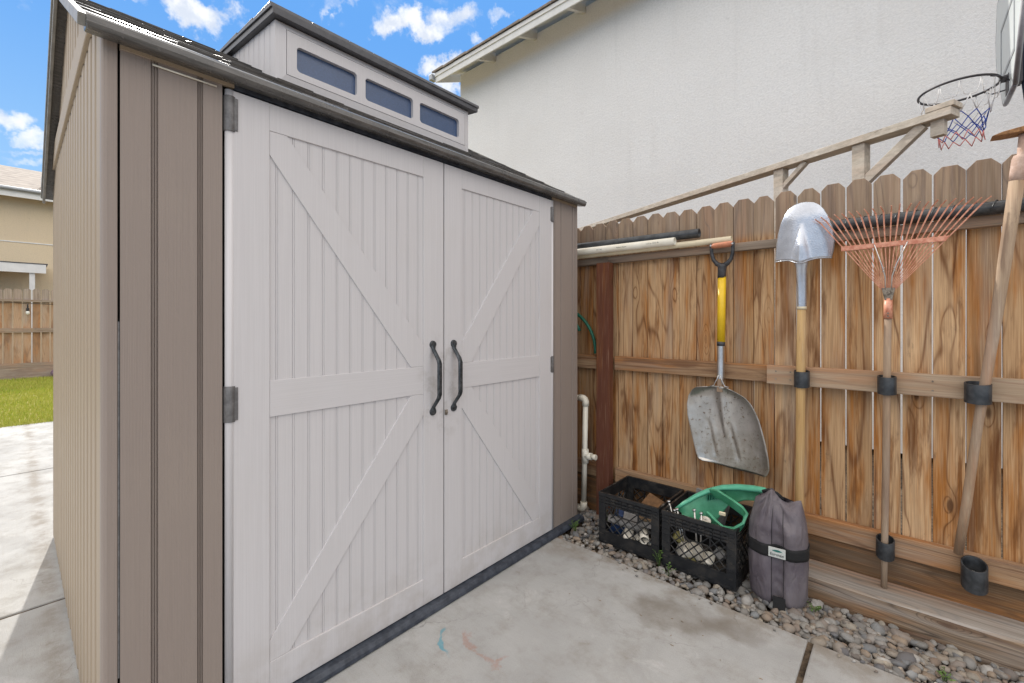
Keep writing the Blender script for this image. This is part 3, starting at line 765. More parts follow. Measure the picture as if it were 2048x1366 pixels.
while y < DY1+.04:
    wd = rr.uniform(.1, .2); y1_ = min(y+wd-.002, DY1+.045)
    for q in range(3):
        xa = DX+.02-q*.2; b.hull([(xa, y, dr_z(xa)+.034), (xa, y1_, dr_z(xa)+.034), (xa-.2, y1_, dr_z(xa-.2)+.032), (xa-.2, y, dr_z(xa-.2)+.032)],
                                 [(xa, y, dr_z(xa)+.046), (xa, y1_, dr_z(xa)+.046), (xa-.2, y1_, dr_z(xa-.2)+.038), (xa-.2, y, dr_z(xa-.2)+.038)])
    y += wd
b.build('dormer_roof', M['darktrim'], dorm, bev=.002)

# ================================================================== NEAR FENCE
fence = thing('wooden_fence', (0, 2.5, 0), 'tall weathered cedar picket fence with dog-eared tops behind the hanging tools', 'fence')
bounds = [-1.608, -1.516, -1.423, -1.334, -1.238, -1.143, -1.05, -.952, -.857, -.763, -.67, -.573, -.481, -.387, -.292, -.197, -.103, -.008, .087, .184, .28]
tops = [1.828, 1.831, 1.837, 1.835, 1.835, 1.835, 1.829, 1.826, 1.829, 1.832, 1.833, 1.831, 1.836, 1.831, 1.834, 1.836, 1.835, 1.833, 1.828, 1.831]
rf_ = random.Random(21)
b = MB()
bl = list(bounds); tp = list(tops)
while bl[0] > -6.: bl.insert(0, bl[0]-.0965); tp.insert(0, 1.83+rf_.uniform(-.006, .006))
while bl[-1] < 3.5: bl.append(bl[-1]+.0965); tp.append(1.83+rf_.uniform(-.006, .006))
for i in range(len(bl)-1):
    a, c = bl[i], bl[i+1]
    wide = (a > -.5)
    g0 = rf_.uniform(.0008, .0022) if not wide else rf_.uniform(.0014, .0038)
    g1 = rf_.uniform(.0008, .0022) if not wide else rf_.uniform(.0014, .0038)
    ln = rf_.uniform(-.0022, .0022); zt = tp[i]; n = 7; ear = rf_.uniform(.022, .028); yo = rf_.uniform(0, .004)
    L = []; R = []
    for k in range(n+1):
        z = lerp(.206, zt-ear*1.15, k/n); wob = .0012*mnoise.noise(Vector((i*3.1, z*3, 0))); wob2 = .0012*mnoise.noise(Vector((i*3.1, z*3, 7)))
        L.append((a+g0+ln*(z-1)+wob, z)); R.append((c-g1+ln*(z-1)+wob2, z))
    poly = L+[(a+g0+ear+ln, zt), (c-g1-ear+ln, zt)]+R[::-1]
    b.prism(poly, 'y', 2.5+yo, 2.516+yo, rf_.random())
b.build('pickets', M['fence'], fence, bev=.0012)
b = MB(); b.box(-6, -1.385, 2.462, 2.4995, 1.563, 1.606, .13); b.box(-1.384, 3.5, 2.462, 2.4995, 1.563, 1.604, .31)
b.build('top_rail', M['railtop'], fence, bev=.003)
b = MB(); b.box(-6, -1.42, 2.462, 2.4995, .898, .983, .2); b.box(-1.34, -.44, 2.462, 2.4995, .902, .985, .77); b.box(-.439, 3.5, 2.463, 2.4995, .903, .980, .5)
b.build('middle_rail', M['rail'], fence, bev=.003)
b = MB(); b.box(-.499, 3.5, 2.424, 2.4615, .900, .989, .4); b.build('holder_board', M['newrail'], fence, bev=.003)
b = MB(); b.box(-6, -1.43, 2.462, 2.4995, .212, .297, .6); b.box(-1.335, 3.5, 2.462, 2.4995, .209, .296, .85); b.build('bottom_rail', M['rail'], fence, bev=.003)
b = MB(); b.box(-6, 3.5, 2.484, 2.522, -.02, .2055, .9); b.build('kickboard', M['kick'], fence, bev=.003)
b = MB(); b.box(-1.432, -1.345, 2.40, 2.4605, -.1, 1.562, .3); b.build('post', M['post'], fence, bev=.004)
b = MB(); b.box(1.02, 1.11, 2.425, 2.4605, -.1, 1.562, .3); b.build('post', M['post'], fence, bev=.004)
for x in (-.46, -.40, .085, .33, .62):
    for z in (.925, .962): b = MB(); b.tube([(x, 2.4245, z), (x, 2.4225, z)], .0038, 8); b.build('screw', M['rustmetal'], fence)
b = MB(); nS = 40; poly0 = []
for (x0, x1) in ((-.425, 3.5),):
    secs = []
    for k in range(nS+1):
        x = lerp(x0, x1, k/nS); w1 = .004*mnoise.noise(Vector((x*4, 0, 0))); w2 = .004*mnoise.noise(Vector((x*4, 9, 0)))
        secs.append([(x, 2.322+w1, -.06), (x, 2.320+w2, .076+w1), (x, 2.329+w1, .085+w2*.6), (x, 2.480, .086), (x, 2.480, -.06)])
    b.grid(secs, closed_u=True, smooth=False, seed=.4); b.add(secs[0], [(0,1,2,3,4)], .4); b.add(secs[-1], [(0,1,2,3,4)], .4)
sl_ = b.build('landscape_timber', M['sleeper'], loc=(0, 2.4, 0))
tag(sl_, 'grey weathered timber sleeper lying along the fence foot', 'timber')

# ================================================================== TOOL HOLDERS (short black pipe rings screwed to the fence)
grp = 'black pipe rings holding tools'
def holder(x, y, z, r, label, tilt=.12, hgt=.072):
    t = thing('pipe_holder', (x, y, z), label, 'tool holder', grp)
    b = MB(); n = 28; ro, ri = r, r-.0045; secs = []
    for rad, s_ in ((ro, 0), (ro, 1), (ri, 1), (ri, 0)):
        row = []
        for k in range(n):
            a = 2*PI*k/n; px_, py_ = math.cos(a)*rad, math.sin(a)*rad
            zz = (-hgt/2 if s_ == 0 else hgt/2)+tilt*py_
            row.append((x+px_, y+py_, z+zz))
        secs.append(row)
    secs.append(secs[0])
    b.grid(secs, closed_u=True); b.build('ring', M['abs'], t, bev=.0008)
    b = MB(); b.tube([(x, y+ri-.0005, z), (x, y+ri-.004, z)], .005, 8); b.build('screw', M['wire'], t)
    return t
holder(-.350, 2.3925, .938, .031, 'black pipe ring round the pale handle of the silver shovel')
holder(-.053, 2.3925, .938, .031, 'black pipe ring on the middle board round the leaf rake handle')
holder(.206, 2.3865, .934, .037, 'black pipe ring round the thick mattock handle')
holder(-.059, 2.4305, .250, .031, 'lower black pipe ring round the leaf rake handle', .35)
holder(.200, 2.4245, .235, .037, 'empty black pipe ring on the bottom rail', .45, .085)

# ================================================================== SCOOP SHOVEL
sc_ = thing('scoop_shovel', (-.70, 2.43, .45), 'wide aluminium scoop shovel with yellow shaft hanging by its grip', 'shovel')
def interp(tab, z):
    for (z0, a), (z1, c) in zip(tab[:-1], tab[1:]):
        if z0 >= z >= z1: return lerp(a, c, (z0-z)/(z0-z1))
    return tab[-1][1]
Lt = [(.868, -.755), (.862, -.805), (.845, -.836), (.806, -.862), (.76, -.870), (.70, -.867), (.595, -.844), (.50, -.822), (.472, -.812), (.462, -.79)]
Rt = [(.868, -.660), (.855, -.632), (.825, -.585), (.79, -.556), (.76, -.540), (.722, -.524), (.66, -.507), (.606, -.494), (.54, -.482), (.50, -.479), (.475, -.486), (.462, -.50)]
rows = []; nz = 44; nx = 40
for i in range(nz+1):
    z = lerp(.868, .462, (i/nz)**1.0); a, c = interp(Lt, z), interp(Rt, z); row = []
    for j in range(nx+1):
        u = j/nx*2-1; x = lerp(a, c, j/nx)
        # rim turns towards the viewer, dished body, raised socket rib, two pressed grooves
        y = 2.432-.042*abs(u)**3.2-.035*max(0, (z-.80)/.068)**2*(.4+.6*abs(u))
        xr = -.706+(.868-z)*.09; wv_ = max(.004, .030*(1-(.868-z)/.30)) if z > .60 else .004
        if z > .585: y -= .020*math.exp(-((x-xr)/wv_)**2)*min(1, (z-.585)/.06)
        for gx0, gx1 in ((-.775, -.735), (-.675, -.625)):
            if .50 < z < .69:
                gx = lerp(gx1, gx0, (z-.50)/.19); e = math.sin(PI*(z-.50)/.19)**.35
                y += .007*math.exp(-((x-gx)/.008)**2)*e-.003*math.exp(-((x-gx-.016)/.008)**2)*e
        zc = z-(.012*(1-u*u)*(1 if i == nz else i/nz)**6)+(.0)
        row.append((x, y, zc-.010*(i/nz)**4*(u)))
    rows.append(row)
b = MB(); b.grid(rows); b.build('blade', M['alu'], sc_, solid=.002)
b = MB(); n = 12; secs = []
for z, rr_, y in ((1.078, .017, 2.425), (1.00, .0175, 2.425), (.93, .018, 2.423), (.90, .017, 2.420), (.868, .013, 2.415)):
    secs.append([( -.709+math.cos(2*PI*k/16)*rr_, y+math.sin(2*PI*k/16)*rr_, z) for k in range(16)])
b.grid(secs, closed_u=True); b.build('socket', M['polished'], sc_)
b = MB(); b.hull([(-.716, 2.400, .905), (-.702, 2.400, .905), (-.692, 2.396, .838), (-.722, 2.396, .838)], [(-.716, 2.406, .905), (-.702, 2.406, .905), (-.692, 2.41, .838), (-.722, 2.41, .838)])
b.build('tang', M['greyhandle'], sc_, bev=.002)
b = MB()
for s_ in (-1, 1):
    p = [(-.709+s_*.004, 2.402, .925), (-.709+s_*.010, 2.400, .905), (-.709+s_*.020, 2.398, .885), (-.709+s_*.026, 2.400, .870), (-.709+s_*.045, 2.402, .866)]
    b.tube(p, .0025, 8)
b.build('socket_flange', M['polished'], sc_)
b = MB(); b.tube([(-.707, 2.424, 1.095), (-.703, 2.424, 1.43)], .0195, 20); b.build('shaft', M['yellow'], sc_)
b = MB(); b.tube([(-.708, 2.424, 1.074), (-.7075, 2.424, 1.096)], .0198, 20); b.build('collar', M['rubber'], sc_)
b = MB()  # black D grip: neck and two arms
neck = [(-.704, 2.424, 1.425), (-.703, 2.424, 1.455), (-.702, 2.424, 1.480), (-.701, 2.424, 1.495)]
b.tube(neck, [.0205, .0195, .0215, .0225], 16)
for s_ in (-1, 1):
    arm = [(-.701+s_*.006, 2.424, 1.488), (-.701+s_*.026, 2.424, 1.499), (-.701+s_*.042, 2.423, 1.520), (-.701+s_*.050, 2.421, 1.548), (-.701+s_*.052, 2.418, 1.580), (-.700+s_*.052, 2.416, 1.604)]
    b.tube(arm, [.014, .012, .0095, .009, .0088, .0092], 12, sx=1.15)
b.build('grip_frame', M['rubber'], sc_)
b = MB(); b.tube([(-.752, 2.417, 1.592), (-.735, 2.417, 1.593), (-.66, 2.417, 1.595), (-.648, 2.417, 1.595)], [.0125, .0145, .0145, .0125], 16); b.build('grip', M['orange'], sc_)
for x in (-.752, -.648): b = MB(); b.tube([(x, 2.408, 1.594), (x, 2.402, 1.594)], [.005, .004], 8); b.build('rivet', M['wire'], sc_)

# ================================================================== ROUND POINT SHOVEL (blade up)
rs = thing('round_shovel', (-.355, 2.39, 0), 'round point digging shovel, silver blade up, pale wooden handle in ring', 'shovel')
Lo = [(1.740, -.352), (1.735, -.375), (1.722, -.396), (1.70, -.413), (1.66, -.432), (1.61, -.446), (1.56, -.453), (1.52, -.457), (1.484, -.459)]
Ro = [(1.740, -.328), (1.735, -.304), (1.722, -.284), (1.70, -.266), (1.66, -.247), (1.61, -.233), (1.56, -.227), (1.52, -.231), (1.484, -.238)]
rows = []; nz = 36; nx = 36
for i in range(nz+1):
    z = lerp(1.740, 1.484, (i/nz)); a, c = interp(Lo, z), interp(Ro, z); row = []; xc = lerp(-.340, -.349, i/nz)
    for j in range(nx+1):
        u = j/nx*2-1; x = lerp(a, c, j/nx)
        y = 2.352+.050*((x-xc)/.11)**2+.020*max(0, (z-1.66)/.08)**2
        wv_ = .006+.024*max(0, min(1, (1.628-z)/.15))
        if z < 1.64: y -= .028*max(0., 1-abs((x-xc)/(wv_*1.35)))**.8*min(1, (1.64-z)/.10)
        foot = .012*abs(u)**2
        zz = z-(1 if i == nz else 0)*0.
        if i > nz-5:  # shoulders sweep into the neck
            k = (i-(nz-5))/5; zz = z-.022*k*math.exp(-((x-xc)/.035)**2)+.0*foot
        row.append((x, y, zz))
    rows.append(row)
b = MB(); b.grid(rows)
sh = [(r[0], r[1], r[2]) for r in rows[-1]]
b.grid([sh, [(x, y+.016, z-.002) for x, y, z in sh]])
b.build('blade', M['silver'], rs, solid=.0022)
b = MB(); secs = []
for z, r_, y in ((1.500, .034, 2.362), (1.47, .028, 2.368), (1.44, .0215, 2.376), (1.40, .0195, 2.380), (1.32, .0188, 2.384), (1.262, .0185, 2.386)):
    secs.append([(-.349+math.cos(2*PI*k/20)*r_-.004*max(0, 1-abs(k-15)/2), y+math.sin(2*PI*k/20)*min(r_, .022)+(.010 if k == 15 else .003 if k in (14, 16) else 0)*min(1, (z-1.26)/.1), z) for k in range(20)])
b.grid(secs, closed_u=True); b.build('socket', M['silver'], rs)
b = MB(); b.tube([(-.3495, 2.386, 1.255), (-.3495, 2.386, 1.268)], .0192, 20); b.build('collar', M['pvc_dirty'], rs)
b = MB(); b.tube([(-.358, 2.389, -.02), (-.357, 2.389, .4), (-.3535, 2.388, .95), (-.350, 2.386, 1.258)], [.0165, .018, .0185, .0178], 20); b.build('handle', M['ashhandle'], rs)

# ================================================================== LEAF RAKE (tines up)
rk = thing('leaf_rake', (-.055, 2.39, .086), 'faded red steel leaf rake, tines up, grey wooden handle in two rings', 'rake')
b = MB(); hub = Vector((-.048, 2.384, 1.318)); NT_ = 22
tn = MB()
for i in range(NT_):
    u = i/(NT_-1)*2-1; u2 = math.copysign(abs(u)**.93, u)
    px = -.035+u*.160; bar = Vector((px, 2.376, 1.518+.003*u))
    start = hub+Vector((u*.021, .0015*(i % 2), .012))
    d = (bar-start).normalized(); ztip = 1.655+.012*(1-u*u)+(.010 if i % 2 else 0)*.3
    L_ = (ztip-.022-bar.z)/d.z
    knee = bar+d*L_*1.0+Vector((0, -.010, 0))
    out = Vector((d.x*.75+(.25*(1 if u > 0 else -1) if abs(u) > .12 else 0), -.85, .62)).normalized()
    tip = knee+out*.034
    w_, th = .0022, .0009
    pts = [start, bar, knee-d*.006, knee, tip]
    V_ = []
    for j, p in enumerate(pts):
        t_ = (pts[min(j+1, 4)]-pts[max(j-1, 0)]).normalized(); sd_ = Vector((t_.z, 0, -t_.x)).normalized(); nr = t_.cross(sd_)
        w2 = (.0009, .0020, .0027, .0027, .0018)[j]
        V_ += [p+sd_*w2+nr*th, p-sd_*w2+nr*th, p-sd_*w2-nr*th, p+sd_*w2-nr*th]
    F_ = [(j*4+k, j*4+(k+1) % 4, (j+1)*4+(k+1) % 4, (j+1)*4+k) for j in range(4) for k in range(4)]+[(16, 17, 18, 19)]
    t1 = MB(); t1.add(V_, F_, .5); t1.build('tine', M['coral'], rk)
b = MB(); b.hull([(-.203, 2.369, 1.503), (.120, 2.369, 1.509), (.131, 2.369, 1.529), (-.203, 2.369, 1.523)], [(-.203, 2.373, 1.503), (.120, 2.373, 1.509), (.131, 2.373, 1.529), (-.203, 2.373, 1.523)])
b.build('spread_bar', M['coral'], rk, bev=.001)
b = MB()
for s_ in (-1, 1):
    b.tube([(-.041+s_*.052, 2.368, 1.520), (-.041+s_*.050, 2.362, 1.514), (-.046+s_*.022, 2.366, 1.430), (-.047+s_*.011, 2.370, 1.385), (-.048+s_*.009, 2.374, 1.33)], .0022, 8)
    k = [(-.0455+s_*(.018+.004*math.cos(a)), 2.366+.004*math.sin(a), 1.425-a*.0016) for a in [q*.7 for q in range(20)]]
    b.tube(k, .0012, 6)
b.build('spring_wire', M['wire'], rk)
b = MB(); b.hull([(-.070, 2.372, 1.338), (-.026, 2.372, 1.338), (-.036, 2.374, 1.288), (-.060, 2.374, 1.288)], [(-.070, 2.392, 1.338), (-.026, 2.392, 1.338), (-.036, 2.392, 1.288), (-.060, 2.392, 1.288)])
b.tube([(-.048, 2.372, 1.316), (-.048, 2.366, 1.316)], .007, 12); b.build('clamp_plate', M['rustmetal'], rk, bev=.002)
b = MB(); b.tube([(-.0495, 2.388, 1.212), (-.048, 2.386, 1.296)], [.0155, .0135], 16); b.build('ferrule', M['coral'], rk)
b = MB()
for z in (1.222, 1.234): b.tube([(-.049, 2.374, z), (-.049, 2.370, z)], .0035, 8)
b.build('bolt', M['rustmetal'], rk)
b = MB(); b.tube([(-.063, 2.416, .088), (-.061, 2.428, .25), (-.056, 2.404, .60), (-.053, 2.392, .94), (-.050, 2.388, 1.215)], [.0105, .0118, .0128, .0130, .0125], 16); b.build('handle', M['greyhandle'], rk)

# ================================================================== MATTOCK
mt = thing('mattock', (.157, 2.44, .296), 'old mattock, rusty adze head up, thick grey handle leaning in ring', 'mattock')
hp = [(.157, 2.432, .299), (.178, 2.412, .50), (.205, 2.390, .80), (.222, 2.382, .95), (.250, 2.374, 1.20), (.280, 2.368, 1.50), (.300, 2.365, 1.70)]
b = MB(); b.tube(hp, [.0138, .0145, .0142, .0148, .0165, .0185, .0200], 18, sx=1.); b.build('handle', M['greyhandle'], mt)
b = MB(); b.tube([(.300, 2.365, 1.70), (.3035, 2.364, 1.735), (.308, 2.364, 1.775), (.310, 2.364, 1.785), (.312, 2.363, 1.79), (.316, 2.363, 1.86)], [.0204, .0212, .0215, .019, .0130, .0125], 18)
b.build('handle_top', M['orange'] if False else simple('pinkish_sunlit_wood', (.50, .33, .25), .7, 0, .15, 40., .3, .5, (.60, .44, .36)), mt)  # pink-cream sunlight on the upper handle is put into this colour
b = MB()
pf = [(.236, 1.866), (.262, 1.875), (.300, 1.880), (.345, 1.884), (.42, 1.880), (.47, 1.868), (.475, 1.862), (.42, 1.862), (.345, 1.866), (.30, 1.863), (.262, 1.863)]
b.prism(pf, 'y', 2.330, 2.395); b.build('head', M['bark'], mt, bev=.002)

# ================================================================== PIPES LYING ON THE TOP RAIL
def lying(name, a, c, ro, ri, mat, label, cat='pipe'):
    t = thing(name, ((a[0]+c[0])/2, a[1], a[2]), label, cat, 'pipes lying on the top rail')
    b = MB(); b.pipe(a, c, ro, ri); b.build('tube', mat, t); return t
lying('black_pipe', (-2.6, 2.446, 1.698), (-.823, 2.446, 1.676), .0245, .021, M['abs'], 'thick black plastic pipe on the rail above the white pipes')
wp = lying('white_pipe', (-2.6, 2.402, 1.652), (-.939, 2.402, 1.640), .0215, .018, M['pvc'], 'thick cream plastic pipe with printed lettering, in front of the others')
lying('white_pipe', (-2.6, 2.436, 1.6235), (-.660, 2.436, 1.6215), .0165, .0135, M['pvc_dirty'], 'long thin yellowed pipe reaching the yellow shovel grip')
for body, x, s_ in (('1.1/2 in  SCH 40', -1.06, .011), ('Made in Mexico', -1.25, .010), ('PVC 1120', -1.40, .009)):
    mt_ = Matrix.Translation((x, 2.402-.0213, 1.6435-.0035)) @ Matrix.Rotation(PI/2+.17, 4, 'X')
    text_mesh(body, s_, 'lettering', M['ink'], wp, mt_, .0002)
t = thing('ribbed_black_tube', (.5, 2.446, 1.632), 'ribbed black tube lying on the top rail behind the leaf rake', 'tube', 'pipes lying on the top rail')
b = MB(); b.tube([(-.40+.05*k, 2.446, 1.630-.0002*k) for k in range(60)], .0255, 18); b.build('tube', M['abs'], t)
b = MB()
pts = []
for k in range(1300):
    x = -.39+k*.002; a = x*2*PI/.055*-1; pts.append((x, 2.446+math.cos(a)*.0255, 1.630+math.sin(a)*.0255))
b.tube(pts, .0022, 5); b.build('spiral_rib', M['abs'], t)

# ================================================================== WATER PIPE BESIDE THE SHED
wpz = thing('water_pipe', (-1.49, 2.38, 0), 'upright white plastic water pipe with elbows and a tee beside the shed', 'pipe')
X, Yp = -1.492, 2.375
b = MB(); b.tube([(-1.505, Yp, .05), (X, Yp, .70)], .0165, 18); b.build('upright', M['pvc'], wpz)
def elbow(z, s_):
    b = MB(); r = .0215
    pts = [(X, Yp, z-s_*.045), (X, Yp, z-s_*.018), (X-.006, Yp, z-s_*.006), (X-.018, Yp, z), (X-.045, Yp, z)]
    b.tube(pts, r, 18); b.tube([(X-.045, Yp, z), (X-.35, Yp, z)], .0165, 16); return b
elbow(.718, 1).build('elbow', M['pvc'], wpz)
X = -1.506
elbow(.022, -1).build('elbow', M['pvc'], wpz)
X = -1.495
b = MB(); b.tube([(X, Yp, .315), (X, Yp, .40)], .0218, 18); b.tube([(X, Yp, .358), (X+.046, Yp, .362)], .0212, 18); b.build('tee', M['pvc'], wpz)
b = MB(); b.tube([(X+.046, Yp, .362), (X+.078, Yp, .363)], .0165, 18); b.build('branch', M['pvc'], wpz)
b = MB()
hs = [(-1.76+.012+(.285)*math.cos(a), 2.446, 1.005+.285*math.sin(a)) for a in [-.03+PI*1.35*q/40 for q in range(41)]]
b.tube(hs, .0105, 10)
b.tube([(-1.79+.25*math.cos(a), 2.43, 1.02+.25*math.sin(a)) for a in [.5+2*PI*.8*q/40 for q in range(41)]], .0105, 10)
tag(b.build('garden_hose', M['green_dark'], loc=(-1.76, 2.43, 1.02)), 'dark green garden hose looped over the fence rail behind the shed', 'hose')

# ================================================================== MILK CRATES
def crate(x0, y0, z0, label):
    W, D, H_ = .338, .335, .270
    t = thing('milk_crate', (x0+W/2, y0+D/2, z0), label, 'crate', 'black plastic milk crates')
    def wall(o, ux, n_):
        """o: origin corner, ux: unit vector along the wall, n_: inward normal"""
        b = MB(); o = Vector(o); ux = Vector(ux); nn = Vector(n_); T = .010
        def bx(a, c, z0_, z1_, o1=0., o2=T):
            p = [o+ux*a+nn*o1, o+ux*c+nn*o1, o+ux*c+nn*o2, o+ux*a+nn*o2]
            b.hull([q+Vector((0, 0, z0_)) for q in p], [q+Vector((0, 0, z1_)) for q in p])
        L_ = W if abs(ux.x) > .5 else D
        if abs(ux.x) < .5: off = T+.001
        else: off = 0
        bx(off, L_-off, H_-.016, H_, -.003*(off == 0), T)
        bx(off, .040, .0, H_-.016); bx(L_-.040, L_-off, 0, H_-.016)
        bx(.040, L_-.040, 0, .068)
        # brick-like ribs along the top band
        bx(.040, L_-.040, H_-.062, H_-.0165, .004, T)
        for r_ in range(3):
            z_ = H_-.031-.016*r_; k = 0
            a_ = off+.004
            while a_ < L_-off-.01:
                c_ = min(a_+.034, L_-off-.003)
                if .036 < a_ < L_-.05 or r_ < 3:
                    bx(a_, c_-.004, z_, z_+.0085, -.0035, .0035)
                a_ += .034; k += 1
        for z_ in (.045, .080, .115, .150, .18):
            bx(off+.004, .036, z_, z_+.004, -.003, .003); bx(L_-.036, L_-off-.004, z_, z_+.004, -.003, .003)
        bx(off+.002, L_-off-.002, .008, .013, -.003, .003); bx(.038, L_-.038, .062, .067, -.002, .003)
        # hand hole stub
        # diagonal lattice
        a0, a1, l0, l1 = .040, L_-.040, .068, H_-.062
        hole = (L_/2-.055, L_/2+.055, H_-.105)
        st = .0455; s_ = .0026
        for sgn in (1, -1):
            c_ = -l1 if sgn > 0 else 0
            vals = []
            k = -14
            while k < 24:
                cc = k*st
                # line: a = a0 + cc + sgn*(z-l0)
                pts = []
                for z_ in [l0+(l1-l0)*q/40 for q in range(41)]:
                    a_ = a0+cc+sgn*(z_-l0)*1.0
                    if a0 <= a_ <= a1 and not (hole[0] < a_ < hole[1] and z_ > hole[2]): pts.append((a_, z_))
                if len(pts) > 2:
                    p, q = pts[0], pts[-1]
                    A = o+ux*p[0]+Vector((0, 0, p[1]))+nn*(.004+.001*sgn); B = o+ux*q[0]+Vector((0, 0, q[1]))+nn*(.004+.001*sgn)
                    b.tube([A, B], .0030, 6, smooth=False)
                k += 1
        bx(hole[0]-.003, hole[1]+.003, hole[2]-.004, hole[2], .001, .008)
        bx(hole[0]-.006, hole[0], hole[2], H_-.062, .001, .008); bx(hole[1], hole[1]+.006, hole[2], H_-.062, .001, .008)
        b.build('wall', M['crate'], t)
    X0, X1, Y0, Y1 = x0, x0+W, y0, y0+D
    wall((X0, Y0, z0), (1, 0, 0), (0, 1, 0)); wall((X0, Y1, z0), (1, 0, 0), (0, -1, 0))
    wall((X0, Y0, z0), (0, 1, 0), (1, 0, 0)); wall((X1, Y0, z0), (0, 1, 0), (-1, 0, 0))
    b = MB(); b.box(X0+.011, X1-.011, Y0+.011, Y1-.011, z0+.004, z0+.012); b.build('floor', M['crate'], t)
    return t
crate(-1.246, 2.118, .002, 'black milk crate beside the brown post, holding a brown block and red-capped bottle')
crate(-.893, 2.118, .002, 'black milk crate holding the green plastic spreader, next to the grey bag')

# contents: first crate
rj = random.Random(77)
def junk(name, cat, mat, label, c, size, rot, group=None, bev=.004, rnd=False):
    b = MB(); sx, sy, sz = size; R = Matrix.Rotation(rot[2], 3, 'Z') @ Matrix.Rotation(rot[1], 3, 'Y') @ Matrix.Rotation(rot[0], 3, 'X')
    if rnd:
        L_ = sx; b.pipe(Vector(c)+R @ Vector((-L_/2, 0, 0)), Vector(c)+R @ Vector((L_/2, 0, 0)), sy/2, sy/2-.003, 18)
    else:
        vs_ = []
        for z in (-1, 1):
            for x, y in ((-1, -1), (1, -1), (1, 1), (-1, 1)):
                k = rj.uniform(.86, 1.1); vs_.append(Vector(c)+R @ Vector((x*sx/2*k, y*sy/2*k, z*sz/2)))
        b.hull(vs_[:4], vs_[4:])
    o = b.build(name, mat, loc=c, bev=bev if not rnd else 0); return tag(o, label, cat, group)
junk('wood_block', 'block', M['brownblock'], 'brown rough block lying inside the left crate', (-1.02, 2.33, .185), (.13, .085, .055), (.5, .2, -.25))
bt = thing('spray_bottle', (-1.08, 2.23, .11), 'small bottle with a red cap inside the left crate', 'bottle')
b = MB(); b.tube([(-1.10, 2.25, .07), (-1.087, 2.235, .150), (-1.083, 2.230, .165), (-1.081, 2.228, .178)], [.022, .022, .016, .010], 16); b.build('body', M['junkg'], bt)
b = MB(); b.tube([(-1.082, 2.229, .176), (-1.077, 2.223, .198)], [.0145, .013], 14); b.build('cap', M['red'], bt)
gl = 'odds and ends inside the crates'
junk('flat_tray', 'tray', M['junkg'], 'grey flat tray leaning low in the left crate', (-1.05, 2.19, .165), (.17, .10, .006), (.55, -.05, .1), gl)
junk('pipe_offcut', 'offcut', M['junkg'], 'dark short pipe piece low in the left crate', (-1.10, 2.16, .125), (.20, .042, .042), (.0, .12, .25), gl, rnd=True)
junk('pipe_offcut', 'offcut', M['junkw'], 'pale open-ended pipe piece in the left crate', (-1.00, 2.15, .105), (.09, .046, .046), (.0, .25, -1.1), gl, rnd=True)
junk('plastic_offcut', 'offcut', M['junkb'], 'dark blue plastic piece in the left crate corner', (-1.17, 2.20, .09), (.08, .06, .15), (.2, .3, .4), gl)
for (x, y, z, s_, m_, lb) in ((-1.10, 2.155, .06, .075, 'junkw', 'cream jagged lump behind the left crate lattice, nearest the post'), (-1.04, 2.165, .05, .07, 'junkw', 'cream jagged lump at the middle of the left crate'),
                              (-.985, 2.16, .052, .06, 'junkw', 'cream jagged lump nearest the right edge of the left crate'), (-1.13, 2.165, .03, .05, 'brownblock', 'small brown scrap on the floor of the left crate')):
    junk('plastic_lump', 'scrap', M[m_], lb, (x, y, z), (s_, s_*.6, s_*.8), (rj.uniform(-1, 1), rj.uniform(-1, 1), rj.uniform(-1, 1)), gl, .008)
junk('dirty_rag', 'rag', M['stem'], 'dusty brown rag spread over the left crate contents', (-1.00, 2.24, .168), (.15, .13, .02), (.1, .15, .5), gl, .009)
junk('thin_stick', 'stick', M['greyhandle'], 'thin stick lying across the rag in the left crate', (-.98, 2.22, .19), (.11, .008, .008), (0, -.35, .6), gl, .002)
junk('grey_board', 'board', M['junkg'], 'dark flat board standing at the back of the spreader crate', (-.775, 2.43, .19), (.17, .012, .22), (.12, .25, .03), gl, .002)
# contents: second crate
for (x, y, z, s_, m_, lb) in ((-.80, 2.16, .085, .075, 'junkw', 'cream scrap behind the spreader crate lattice, left side'), (-.745, 2.165, .10, .07, 'junkw', 'white scrap at the middle of the spreader crate'),
                              (-.69, 2.16, .085, .065, 'junkw', 'white scrap at the right of the spreader crate'), (-.77, 2.15, .045, .06, 'junky', 'olive scrap under the white pieces in the spreader crate'),
                              (-.83, 2.17, .14, .05, 'junky', 'mossy scrap at the upper left of the spreader crate'), (-.64, 2.18, .12, .05, 'junkg', 'grey scrap at the right end of the spreader crate')):
    junk('plastic_lump', 'scrap', M[m_], lb, (x, y, z), (s_, s_*.6, s_*.9), (rj.uniform(-.6, .6), rj.uniform(-.6, .6), rj.uniform(-1, 1)), gl, .008)
for x, y, dx, top, lb in ((-.890, 2.20, .06, .285, 'bolt-headed metal stake leaning over the corner between the crates'), (-.843, 2.155, .05, .268, 'bolt-headed metal stake at the front left of the spreader'),
                      (-.832, 2.157, .05, .275, 'bolt-headed metal stake touching the left end of the spreader'), (-.745, 2.145, .01, .300, 'taller upright stake with washer head before the green spreader'), (-.715, 2.150, -.01, .292, 'shorter upright stake beside the oval tag')):
    st_ = thing('metal_stake', (x+dx, y+.02, .03), lb, 'stake', 'metal stakes standing in the crate')
    b = MB(); b.tube([(x+dx, y+.02, .05), (x, y, top)], .0042, 8); b.build('shank', M['wire'], st_)
    b = MB(); b.tube([(x, y, top), (x-.002, y, top+.008)], [.009, .008], 12); b.build('head', M['polished'], st_)
b = MB(); b.grid([[( -.700+.026*r_*math.cos(a), 2.160+.008*r_*math.sin(a), .262+.018*r_*math.sin(a)) for a in [2*PI*k/20 for k in range(20)]] for r_ in (.02, 1.)], closed_u=True)
